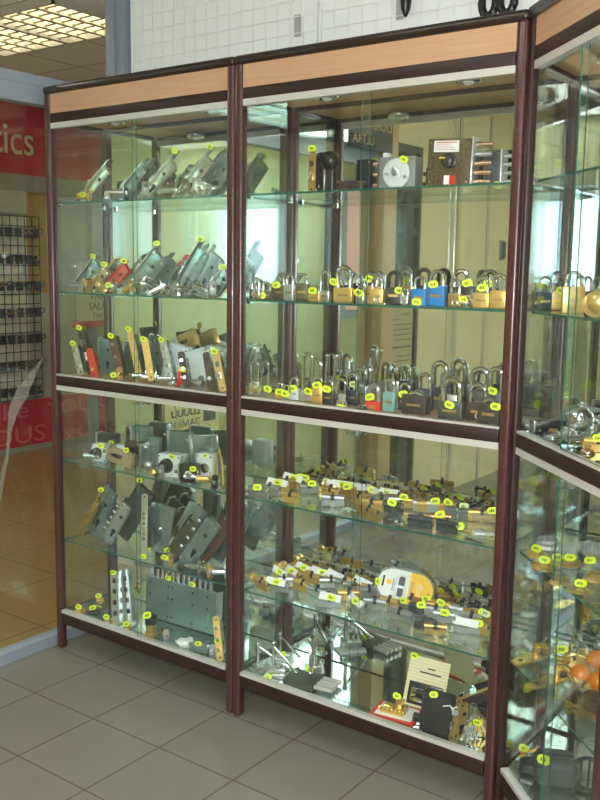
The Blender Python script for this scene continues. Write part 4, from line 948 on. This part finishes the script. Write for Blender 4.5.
PL('silver padlock with pale loop at back of middle deck', g, 366, .22, z, None, w=.046, h=.045, bm_=sb, sh=.055, sr=.0045)
PL('red bodied padlock with bronze shackle and sticker on middle deck', g, 374, .06, z, (-.006, -.012, .038), w=.040, h=.026, bm_=m_red, sm=m_steel, sh=.042, sr=.0048)
PL('turquoise padlock on middle deck', g, 390, .08, z, None, w=.036, h=.052, bm_=tq, sh=.032, sr=.0046)
PL('small padlock with sticker behind turquoise padlock on middle deck', g, 405, .13, z, (-.001, -.012, .042), w=.034, h=.045, bm_=dk, sh=.02)
PL('wide dark block padlock with shrouded shackle on middle deck', g, 416, .09, z, None, yaw=4, w=.066, h=.046, th=.03, bm_=dkb, sh=.006, sr=.006)
PL('gunmetal padlock with double shackle behind the dark block padlock', g, 425, .16, z, None, w=.042, h=.055, bm_=gy, sh=.036, sr=.0045)
PL('tall padlock with huge chrome shackle at back of middle deck', g, 440, .22, z, None, w=.056, h=.055, bm_=gy, sh=.062, sr=.0062)
PL('small chrome padlock at back right of middle deck', g, 449, .17, z, None, w=.046, h=.045, bm_=sb, sh=.042, sr=.004)
PL('grey padlock with thick steel shackle and sticker bar on middle deck', g, 452, .07, z, (.0, -.014, .036), yaw=6, w=.062, h=.042, th=.028, bm_=gy, sh=.052, sr=.0068)
PL('bronze padlock with thick shackle right of grey padlock on middle deck', g, 478, .09, z, None, w=.052, h=.045, bm_=m_bronze, sh=.040, sr=.006, key=True)
PL('dark padlock with thick chrome shackle at back, second from right end', g, 480, .20, z, (.03, -.014, .05), w=.058, h=.06, bm_=dkb, sh=.052, sr=.0062)
PL('padlock with narrow high shackle at right end of middle deck', g, 496, .16, z, (-.006, -.014, .068), w=.042, h=.065, bm_=gy, sh=.055, sr=.0058)
PL('square dark padlock with slotted front at right end of middle deck', g, 490, .06, z, (.018, -.014, .045), yaw=4, w=.052, h=.050, th=.026, bm_=dkb, sh=.006, sr=.005)
t = new('cable_lock', 'flat chrome disc lock lying at front of middle deck', 'lock', g); MB().lathe([(.03, 0), (.032, .006), (.026, .010), (.01, .012)], seg=26).build('disc', m_chrome, t); place(t, 368, .04, z)

# cylinders
def CY(items, shelf, cab, group):
    shn = SHN[(cab, shelf)].replace("right cabinet's ", 'right ')
    z = ZS[shelf]; items = sorted(items, key=lambda i: i[0])
    for n, (px, py, kind, tg, rz) in enumerate(items):
        mm, nm = {'b': (m_brass, 'brass'), 'd': (m_brassd, 'dark brass'), 'n': (m_steel, 'nickel'), 'k': (m_dgrey, 'dark grey'), 'g': (m_gold, 'gold')}[kind[0]]
        card = 'c' in kind[1:]; kn = 'o' in kind[1:]; ky = 'y' in kind[1:]
        ex = (' with paper slip' if card else '')+(' with turn knob' if kn else '')+(' with keys' if ky and not card and not kn else '')
        t = lock_cylinder(f'{nm} lock cylinder{ex}, {ORD[n] if n < 30 else "thirty-" + ORD[n-30]} from left, {shn}', group, random.choice((.056, .062, .07)), mm, card, kn, ky)
        place(t, px, .1, z, (0, 0, rz+random.uniform(-34, 26)), py, sc=1.12)
        if tg: add_tag(t, (.006, -.014, .034), sz=.031, m=m_tagp if tg == 2 else None, tilt=-15)
CY([(287, 478, 'd', 0, 15), (303, 483, 'b', 0, 25), (320, 489, 'b', 0, 10), (321, 470, 'n', 0, 14), (343, 476, 'b', 0, 10), (352, 486, 'b', 0, 12), (360, 505, 'b', 0, 10), (361, 468, 'd', 0, 8), (379, 478, 'b', 0, 8), (381, 506, 'n', 0, 30), (399, 488, 'd', 0, 12), (405, 473, 'b', 0, 10), (424, 478, 'd', 0, 8), (426, 512, 'n', 0, 28), (440, 496, 'b', 0, 12), (458, 493, 'n', 0, 25), (471, 513, 'n', 0, 15), (258, 492, 'n', 1, 20), (272, 499, 'ny', 0, 35), (277, 484, 'bc', 1, 10), (291, 503, 'b', 0, 8), (293, 485, 'bc', 1, 12), (299, 477, 'd', 1, 15), (309, 494, 'n', 1, 40), (308, 474, 'd', 1, 15), (316, 481, 'n', 0, 30), (327, 474, 'n', 2, 10), (336, 471, 'dc', 0, 12), (331, 498, 'b', 0, 20), (341, 486, 'bc', 1, 14), (339, 509, 'ny', 0, 25), (349, 470, 'd', 2, 20), (347, 497, 'd', 1, 30), (356, 480, 'bc', 0, 12), (368, 474, 'b', 0, 6), (374, 494, 'bc', 1, 10), (372, 511, 'b', 0, 8), (369, 521, 'd', 0, 8), (390, 484, 'bc', 0, 12), (388, 500, 'd', 0, 18), (386, 470, 'd', 2, 10), (394, 517, 'ky', 1, 20), (402, 508, 'n', 1, 15), (410, 494, 'b', 0, 8), (414, 482, 'b', 0, 8), (416, 506, 'd', 0, 8), (420, 528, 'k', 0, 6), (430, 492, 'b', 0, 12), (433, 502, 'd', 1, 20), (437, 526, 'd', 1, 10), (447, 483, 'b', 0, 6), (449, 513, 'n', 1, 18), (447, 533, 'k', 0, 6), (459, 505, 'd', 0, 20), (466, 484, 'k', 2, 15), (470, 497, 'n', 0, 30), (482, 511, 'b', 0, 8), (491, 519, 'd', 1, 30)], 3, 'B', 'lock cylinders on the shelf below middle rail')
CY([(268, 576, 'b', 0, 15), (284, 587, 'n', 0, 20), (298, 568, 'bo', 0, 10), (312, 584, 'b', 0, 15), (316, 570, 'b', 0, 12), (318, 598, 'n', 0, 25), (341, 580, 'b', 0, 14), (344, 591, 'n', 0, 20), (345, 563, 'b', 0, 10), (355, 572, 'd', 0, 12), (390, 609, 'b', 0, 16), (412, 607, 'd', 0, 10), (436, 618, 'n', 0, 20), (462, 618, 'd', 0, 12), (471, 592, 'n', 0, 8), (472, 625, 'n', 0, 20), (262, 585, 'bo', 0, 12), (276, 592, 'nc', 1, 30), (281, 580, 'bc', 1, 10), (291, 572, 'bo', 0, 10), (294, 581, 'bc', 1, 12), (303, 592, 'b', 0, 10), (305, 571, 'bco', 1, 16), (309, 562, 'bo', 0, 12), (322, 576, 'bc', 1, 18), (320, 563, 'nc', 0, 14), (326, 553, 'bo', 0, 14), (331, 588, 'n', 0, 20), (330, 608, 'nc', 1, 8), (336, 557, 'nc', 0, 12), (337, 549, 'bco', 0, 14), (336, 568, 'bc', 0, 10), (349, 601, 'b', 0, 14), (357, 612, 'nc', 1, 14), (364, 588, 'nc', 0, 14), (366, 566, 'b', 0, 6), (378, 600, 'ny', 0, 22), (380, 614, 'ny', 0, 22), (372, 576, 'd', 0, 10), (400, 621, 'n', 0, 8), (420, 615, 'k', 1, 10), (425, 630, 'k', 0, 8), (428, 605, 'd', 1, 14), (444, 604, 'b', 0, 20), (447, 612, 'dy', 1, 10), (450, 627, 'ny', 1, 10), (443, 640, 'dy', 0, 20), (458, 585, 'k', 0, 6), (461, 595, 'n', 0, 8), (468, 602, 'n', 0, 8), (474, 610, 'k', 0, 8), (482, 588, 'd', 2, 10), (466, 634, 'nc', 0, 20), (480, 634, 'b', 1, 12), (482, 616, 'd', 1, 30)], 4, 'B', 'lock cylinders on the lowest glass shelf')
def bag(label, group, w=.06, h=.04, t_=.02):
    t = new('plastic_bag', label, 'bag', group)
    b = MB(); b.sph((0, 0, t_*.5), .5, w, h, t_, 18, 10)
    for v in b.bm.verts: v.co += Vector((random.uniform(-.003, .003), random.uniform(-.003, .003), random.uniform(-.0025, .003)))
    b.build('film', m_plastic, t, 15); return t
z = ZS[3]
t = bag('clear plastic bag lying at front of shelf below middle rail', None, .08, .06, .014); place(t, 428, .06, z, (0, 0, 15), 522)
t = bag('clear plastic bag near right end of shelf below middle rail', None, .08, .05, .03); place(t, 483, .15, z, (0, 0, 15), 500)
for px, py, lb in ((461, 530, 'cut brass key with sticker at front of shelf below middle rail'), (474, 541, 'dark steel key at front edge of shelf below middle rail'), (402, 524, 'chrome key at front of shelf below middle rail')):
    t = new('door_key', lb, 'key', 'loose keys below middle rail')
    mm = m_gold if 'brass' in lb else (m_dgrey if 'dark' in lb else m_chrome)
    MB().prism([(math.cos(2*PI*i/12)*.012-.02, math.sin(2*PI*i/12)*.011) for i in range(12)], 0, .002, 'Z').build('bow', mm, t)
    b = MB(); b.box(-.01, .03, -.004, .004, 0, .002); b.box(.012, .028, .004, .007, 0, .002); b.build('blade', mm, t)
    place(t, px, .05, z, (0, 0, -20), py)
    if 'brass' in lb: add_tag(t, (0, -.006, .012), sz=.032, tilt=-20)
t = new('paper_slip', 'white folded paper slip at right of shelf below middle rail', 'paper', None); b = MB(); b.box(-.03, .03, -.014, .014, 0, .001); b.box(-.03, -.002, -.014, .014, .001, .006, M=Matrix.Rotation(R(4), 4, 'Y')); b.build('slip', m_paper, t, 0); place(t, 484, .05, z, (0, 0, 40), 534)
# blister pack
t = new('blister_pack', 'oval white and yellow lock cylinder blister pack standing on lowest glass shelf', 'package', None)
w_, h_ = .175, .098
def stad(w, h, n=10):
    r = h/2; return [((w/2-r)+r*math.cos(R(-90+180*k/n)), r*math.sin(R(-90+180*k/n))) for k in range(n+1)]+[(-(w/2-r)+r*math.cos(R(90+180*k/n)), r*math.sin(R(90+180*k/n))) for k in range(n+1)]
full = stad(w_, h_)
left_ = [(x, y) for x, y in full if x <= -.03]+[(.012, -h_/2), (.012, h_/2)]; right_ = [(x, y) for x, y in full if x >= .03]+[(.012, h_/2), (.012, -h_/2)]
MB().prism([p_ for p_ in left_], -.0008, .0008).build('white_card', m_paper, t, 0)
MB().prism([p_ for p_ in right_], -.0008, .0008).build('yellow_card', m_yellow, t, 0)
MB().prism(stad(w_+.012, h_+.012), .001, .002).build('plastic_back', m_plastic, t, 0)
MB().tube([(x, -.012, zz) for x, zz in round_poly(.085, .072, .02, 5, .012, 0)], .0016, 6, True).build('blister_rim', m_pane, t)
b = MB(); b.prism(round_poly(.018, .062, .006, 3, -.012, .0), -.016, -.002); b.mi = 1; b.box(-.0215, -.0025, -.0165, -.0155, -.004, .004); b.build('packed_cylinder', [m_dgrey, m_steel], t)
b = MB(); b.prism([(math.cos(2*PI*i/14)*.013+.045, .010+math.sin(2*PI*i/14)*.012) for i in range(14)], -.012, -.010); b.box(.040, .050, -.012, -.010, -.034, .002); b.build('packed_key', m_brassd, t)
MB().cyl((-.052, -.001, .006), (-.052, -.0016, .006), .008, 16).build('round_logo', m_yellow, t)
b = MB(); b.box(-.073, -.067, -.0016, -.0008, -.012, .022); b.build('brand_print', m_inkb, t, 0)
b = MB(); b.box(-.040, -.037, -.0016, -.0008, -.02, .02); b.box(-.034, -.0325, -.0016, -.0008, -.02, .012); b.box(.018, .022, -.0016, -.0008, -.034, .022); b.build('print', m_grey, t, 0)
place(t, 405, .10, ZS[4], (-12, 9, 22), 597)
add_tag(t, (.004, -.024, -.036), roll=8); add_tag(t, (-.085, -.006, .0), roll=80)

# bottom deck
g = 'hardware on the right cabinet\'s bottom deck'; z = ZS[5]
def closer(label, px, py, rot, plate=m_steel, sc=1):
    t = new('door_closer', label, 'door closer', g)
    MB().prism([(-.055, -.03), (.055, -.03), (.045, .03), (-.045, .03)], 0, .004, 'Z').build('base_plate', plate, t, 0)
    MB().box(-.035, .035, -.018, .018, .004, .034, .005).build('body', m_steell, t)
    b = MB(); b.cyl((-.018, 0, .03), (-.018, 0, .125), .007, 12); b.sph((-.018, 0, .128), .010); b.build('spindle', m_chrome, t)
    b = MB(); b.tube([(-.018, 0, .115), (.03, -.01, .075), (.075, -.02, .03)], .0055, 8); b.sph((.075, -.02, .03), .009); b.build('arm', m_chrome, t)
    b = MB()
    for u in (-.03, -.01, .012, .03): b.cyl((u, -.012, .034), (u, -.012, .046), .005, 10)
    b.build('adjuster', m_chrome, t)
    place(t, px, .1, z, rot, py, sc=sc); return t
t = closer('steel hasp with upright spindle and slanting arm at left of bottom deck', 281, 680, (0, 0, 25), sc=.85); add_tag(t, (-.03, -.032, .006), tilt=-30)
t = closer('second steel spindle lock behind first on bottom deck', 312, 673, (0, 0, -50), m_white, sc=1.05); add_tag(t, (.05, -.02, .03), tilt=-20)
t = closer('steel spindle lock at back of bottom deck near mirror', 286, 652, (0, 0, 30), sc=.7); add_tag(t, (.0, -.03, .04), tilt=-20)
t = closer('short steel spindle lock at left wall of bottom deck', 259, 668, (0, 0, 75), sc=.72)
t = new('bolt_lock', 'flat dark green lock with four bright steel bars on bottom deck', 'lock', g)
MB().box(-.085, .02, -.045, .045, 0, .022, .003).build('lock_case', m_olive, t)
MB().box(.02, .024, -.05, .05, 0, .026, .001).build('faceplate', m_dgrey, t)
for k in range(4): MB().cyl((.024, -.034+.0225*k, .012), (.085, -.034+.0225*k, .012), .0075, 14).build('bolt', m_alu, t)
place(t, 312, .06, z, (0, 0, 10), None, sc=1.0)
t = new('lock_card', 'cream striped card box with dark window holding chrome lock on bottom deck', 'package', g)
b = MB(); b.box(-.062, .062, -.001, .001, 0, .15); b.mi = 1
for k in range(15): b.box(-.062, .062, -.0014, -.0009, .004+.0098*k, .0056+.0098*k)
b.build('card', [m_cream, mat('ochre_stripe', srgb(206, 188, 134), .6)], t, 0)
MB().box(-.05, .054, -.012, -.001, .008, .075, .003).build('window', m_black, t)
b = MB(); b.box(-.04, .044, -.020, -.012, .018, .06, .004); b.mi = 1; b.box(-.034, .006, -.0206, -.0196, .030, .034); b.box(-.034, .006, -.0206, -.0196, .042, .046); b.build('packed_lock', [m_chrome, m_black], t)
b = MB(); b.box(-.004, .02, -.0016, -.0009, .118, .122); b.box(-.026, .04, -.0016, -.0009, .104, .1085); b.build('print', m_inkb, t, 0)
place(t, 426, .17, z, (-16, 5, 14)); add_tag(t, (-.05, -.004, .15))
t = new('lockset_pack', 'red and white packet with brass lockset lying on bottom deck', 'package', g)
b = MB(); b.box(-.07, .07, -.05, .05, 0, .004); b.build('packet', m_red, t, 0)
MB().box(-.058, .058, -.04, .04, .004, .0055).build('white_sheet', m_paper, t, 0)
b = MB(); b.box(-.045, .03, -.028, .022, .0055, .02, .003); b.lathe([(.016, .02), (.018, .026), (.012, .034), (.014, .044), (.006, .05)], (.01, .0, 0), seg=16)
b.build('brass_lock', m_gold, t)
b = MB()
for k in range(7): b.sph((-.045+.013*k, -.028, .021), .006, u=10, v=7)
b.build('brass_stud', m_gold, t)
place(t, 397, .08, z, (0, 0, 8), 722); add_tag(t, (.0, .0, .055), tilt=-20)
t = new('gate_lock', 'black boxy lock with two round stubs standing at front of bottom deck', 'lock', g)
MB().box(-.045, .045, -.022, .022, 0, .115, .007, 3).build('case', m_blackm, t)
for zz in (.024, .095): MB().cyl((-.045, 0, zz), (-.068, 0, zz), .013, 18).build('stub', m_black, t)
MB().tube([(.02, -.024, .09), (.04, -.026, .098), (.05, -.026, .09), (.052, -.025, .075), (.045, -.025, .09), (.062, -.02, .10)], .0017, 6).build('wire_tie', m_paper, t)
place(t, 437, .055, z, (-4, 4, 10)); add_tag(t, (-.012, -.022, .115), tilt=-20)
t = mortise_lock('dark bar lock with brass edge lying at back right of bottom deck', g, L=.15, cl=.13, fm=m_brass, cm=m_bronze, cd_=.03); place(t, 468, .21, z, (0, 58, 8))
M_('brass faced lock standing beside black boxy lock on bottom deck', g, 459, .05, z, 12, None, 60, cm=m_brassd, fm=m_brassd, cd_=.03, L=.13, cl=.1)
for i, (px, py) in enumerate(((470, 742), (478, 738), (474, 752))):
    t = new('key_bunch', 'hanging bunch of chrome keys at right end of bottom deck, ' + ('beside brass lock', 'against cabinet post', 'lowest with sticker')[i], 'keys', 'key bunches on right bottom deck')
    b = MB()
    for j, a in enumerate((-30, -12, 6, 24)):
        M = Matrix.Translation((0, -.003*j, .06)) @ Matrix.Rotation(R(a), 4, 'Y')
        b.prism([(math.cos(2*PI*q/10)*.010, -.014+math.sin(2*PI*q/10)*.010) for q in range(10)], 0, .0016, 'Y', M); b.box(-.0035, .0035, 0, .0016, -.055, -.022, M=M)
    b.build('key', m_chrome if i != 1 else m_brass, t); MB().tube([(.009*math.cos(2*PI*q/12), -.004, .062+.009*math.sin(2*PI*q/12)) for q in range(12)], .0016, 6, True).build('ring', m_chrome, t)
    place(t, px, .06+.05*i, z, (-10, 0, 20), None)
    if i != 0: add_tag(t, (0, -.012, .05 if i == 1 else .01))

# ================= CORNER CABINET =================
g = 'wares in the corner cabinet'
def PC(t, px, py, z, rot=(0, 0, 0), dy=None):
    """the depth comes from the photo row where the ware meets the shelf"""
    P_ = on_z(px, py, z); return place(t, px, P_.y if dy is None else dy, z, rot, None, xr=1)
z = ZS[1]
t = ball_knob('large brass knob lock on corner cabinet\'s upper shelf', g, .027, m_brass); PC(t, 597, 0, z, (80, 0, 30), -.21)
PL('brass padlock on corner cabinet\'s upper shelf left of large knob', g, 0, 0, z, None, w=.05, h=.06, bm_=m_brass, sh=.03); t = bpy.data.objects[-1] if False else None
def last_pl(): return [o for o in bpy.data.objects if o.name.startswith('padlock') and o.parent is None and 'upper shelf left of large knob' in o.get('label', '')][0]
o = last_pl(); o.location = (x_at(573, -.02, z+.03), -.02, z+.0004); o.rotation_euler = (0, 0, R(30))
def CPL(label, px, y, z, tag=None, rot=35, **k):
    t = padlock(label, g, **k); place(t, px, y, z, (0, 0, rot), None, xr=1)
    if tag: add_tag(t, tag, yaw=0)
CPL('dark padlock on corner cabinet\'s upper shelf beside glass side', 545, .12, z, None, w=.045, h=.045, bm_=dk, sh=.04)
CPL('brass padlock with sticker on corner cabinet\'s upper shelf near back post', 560, .14, z, (0, -.012, .05), w=.045, h=.05, bm_=m_brassd, sh=.035)
z = ZS[2]
t = ball_knob('big round chrome knob on corner cabinet\'s middle deck', g, .034, m_chrome); PC(t, 577, 0, z, (30, 0, 40), -.06)
t = rim_lock('long dark lock with sticker behind chrome knob in corner cabinet', g, w=.13, h=.03, d=.03, cm=m_black, bolts=0, knob='none'); PC(t, 556, 0, z, (0, 0, 40), .07); add_tag(t, (.05, -.016, .03), yaw=0)
t = rim_lock('white boxed lock lying beside glass side of corner cabinet\'s middle deck', g, w=.08, h=.012, d=.06, cm=m_white, bolts=0, knob='none', flange=False); PC(t, 541, 0, z, (0, 0, 20), .11)
t = rosette('chrome rosette before chrome knob on corner cabinet\'s middle deck', g, .026, m_chrome, .014); PC(t, 553, 0, z, (0, 0, 0), .0)
t = latch_piece('chrome latch lying under big chrome knob in corner cabinet', g); PC(t, 580, 0, z, (0, 0, 40), -.14)
t = rosette('small copper rosette beside chrome knob, corner cabinet\'s middle deck', g, .018, m_copper, .012); PC(t, 588, 0, z, (0, 0, 0), -.15)
t = lock_cylinder('brass cylinder with sticker at right of corner cabinet\'s middle deck', g, .07, m_brass); PC(t, 599, 0, z, (0, 0, 10), -.13); add_tag(t, (0, -.012, .035), yaw=0)
t = ball_knob('second chrome knob behind big chrome knob in corner cabinet', g, .024, m_chrome); PC(t, 590, 0, z, (70, 0, 20), -.02)
t = lever_handle('chrome lever handle at back of corner cabinet\'s middle deck', g, .16, m_chrome); PC(t, 592, 0, z, (0, 0, 40), .14)
z = ZS[3]+.01
t = new('tape_roll', 'clear round tub with white label on corner cabinet\'s shelf below middle rail', 'tub', g)
MB().lathe([(.026, 0), (.027, .004), (.027, .028), (.024, .032), (.022, .028)], seg=26).build('tub', m_plastic, t); MB().lathe([(.0275, .006), (.0275, .016), (.0272, .016), (.0272, .006)], seg=26).build('label_band', m_paper, t); PC(t, 548, 550, z)
for i, (px, py, r, mm, lb, tg) in enumerate(((545, 568, .034, m_gold, 'gold rosette in front of clear tub', 1), (537, 556, .028, m_brass, 'brass rosette left of clear tub', 1), (558, 566, .026, m_brass, 'brass rosette before plastic bag', 2), (571, 566, .030, m_brassd, 'dark brass rosette with sticker in middle', 1), (581, 592, .034, m_gold, 'gold cup rosette at front edge', 1), (590, 568, .028, m_steel, 'steel rosette at back of shelf', 1), (560, 584, .026, m_brassd, 'aged brass rosette at front', 0), (596, 580, .03, m_brass, 'brass rosette at right of gold cup', 0))):
    t = rosette(f'{lb}, corner cabinet\'s shelf below middle rail', 'rosettes in the corner cabinet', r, mm, .014); PC(t, px, py, z, (random.uniform(-6, 6), random.uniform(-6, 6), 0))
    if tg: add_tag(t, (.004, -.01, .016), sz=.030, yaw=5, tilt=-45, off=.010)
for px, py, w, lb in ((565, 557, .07, 'clear plastic bag of rosettes behind clear tub in corner cabinet'), (592, 556, .08, 'clear plastic bag at right back of corner cabinet\'s shelf below middle rail')):
    t = bag(lb, g, w, .05, .035); PC(t, px, py, z, (0, 0, 20))
t = rosette('silver dome rosette high at right of corner cabinet shelf', g, .030, m_chrome, .02, hole=False); PC(t, 595, 548, z)
z = ZS[4]+.012
t = lever_handle('long gold handle back plate at left of corner cabinet\'s lowest shelf', g, .15, m_gold); PC(t, 543, 0, z, (0, 0, 71), .075)
t = lever_handle('second long gold handle in front on corner cabinet\'s lowest shelf', g, .17, m_gold); PC(t, 562, 0, z, (0, 0, 67), -.025)
t = lever_handle('gold lever handle beside orange knobs on corner cabinet\'s lowest shelf', g, .14, m_gold); PC(t, 578, 0, z, (0, 0, 100), .06)
for i, (px, py, lb) in enumerate(((579, 686, 'glossy orange ball knob nearest gold handles'), (596, 693, 'glossy orange ball knob with price sticker 3.50'), (592, 672, 'dark orange ball knob behind the stickered one'))):
    t = ball_knob(f'{lb} in corner cabinet', 'orange ball knobs', .026, m_orange); PC(t, px, py, z, (75, 0, 30+20*i))
    if i == 1:
        tg = add_tag(t, (0, 0, .07), sz=.042, yaw=20, off=.004)
        text_obj('lettering', '3.50', .016, m_ink, tg, (0, -.0012, 0), (R(90), 0, 0), .0002)
        t.location.y -= 0
for i, (px, py, rz, lb) in enumerate(((567, 650, 30, 'chrome lever handle at back of corner cabinet\'s lowest shelf'), (577, 658, 60, 'chrome lever handle with sticker on corner cabinet\'s lowest shelf'), (590, 652, 20, 'chrome lever handle at right back of corner cabinet\'s lowest shelf'))):
    t = lever_handle(lb, 'chrome lever handles in the corner cabinet', .13, m_chrome); PC(t, px, py, z, (0, 0, rz))
    if i == 1: add_tag(t, (-.02, 0, .02), sz=.034, yaw=10, tilt=-30)
z = ZS[5]
def pouch(label, w, h, d, m):
    t = new('dark_pouch', label, 'pouch', g)
    b = MB(); b.box(-w/2, w/2, -d/2, d/2, 0, h, min(w, d, h)*.33, 4)
    for v in b.bm.verts: v.co += Vector((random.uniform(-.002, .002), random.uniform(-.002, .002), random.uniform(-.0005, .002)))
    b.build('cover', m, t); MB().box(-w*.4, w*.4, -d*.1, d*.1, h*.99, h*1.03, .002).build('seam', m_black, t); return t
t = pouch('large dark grey pouch with sticker on corner cabinet\'s bottom deck', .11, .075, .09, m_dgrey); PC(t, 555, 782, z, (0, 0, 30)); add_tag(t, (-.035, -.03, .075), sz=.036, yaw=10, tilt=-30)
t = pouch('small dark pouch left of the large pouch on corner cabinet\'s bottom deck', .06, .03, .05, m_black); PC(t, 531, 772, z, (0, 0, 20))
t = new('ring_pull', 'black ring gate handle at right of corner cabinet\'s bottom deck', 'handle', g)
b = MB(); b.tube([(.04*math.cos(2*PI*i/20), 0, .045+.04*math.sin(2*PI*i/20)) for i in range(20)], .0055, 8, True)
for k in (-.02, 0, .02): b.cyl((k, 0, .008), (k, 0, .082), .003, 8)
b.build('ring', m_black, t); MB().box(-.03, .03, -.012, .012, 0, .006, .002).build('foot', m_black, t); PC(t, 588, 792, z, (-10, 0, 10))
t = bag('large clear plastic bag hanging over bottom deck of corner cabinet', g, .08, .06, .10); PC(t, 594, 772, z, (0, 0, 20))
t = new('brass_hook', 'small brass hook lying at back of corner cabinet\'s bottom deck', 'hook', g); MB().tube([(0, 0, .005), (.02, 0, .008), (.034, .008, .016), (.03, .018, .02)], .005, 8).build('hook', m_brass, t); MB().cyl((0, 0, 0), (0, 0, .006), .012, 14).build('base', m_brass, t); PC(t, 529, 753, z); add_tag(t, (0, 0, .01), sz=.03, yaw=5, tilt=-40)

# ------------------------------------------------------------------ world and render settings
w = bpy.data.worlds.new('world'); SC.world = w; w.use_nodes = True
w.node_tree.nodes['Background'].inputs[0].default_value = (.55, .65, .75, 1); w.node_tree.nodes['Background'].inputs[1].default_value = .3
SC.view_settings.view_transform = 'Standard'; SC.view_settings.look = 'None'; SC.view_settings.exposure = .82; SC.view_settings.gamma = 1
c = SC.cycles
c.max_bounces = 18; c.diffuse_bounces = 4; c.glossy_bounces = 10; c.transmission_bounces = 6; c.transparent_max_bounces = 40
c.use_denoising = True
c.sample_clamp_indirect = 6; c.caustics_reflective = True; c.blur_glossy = .3; c.caustics_refractive = False
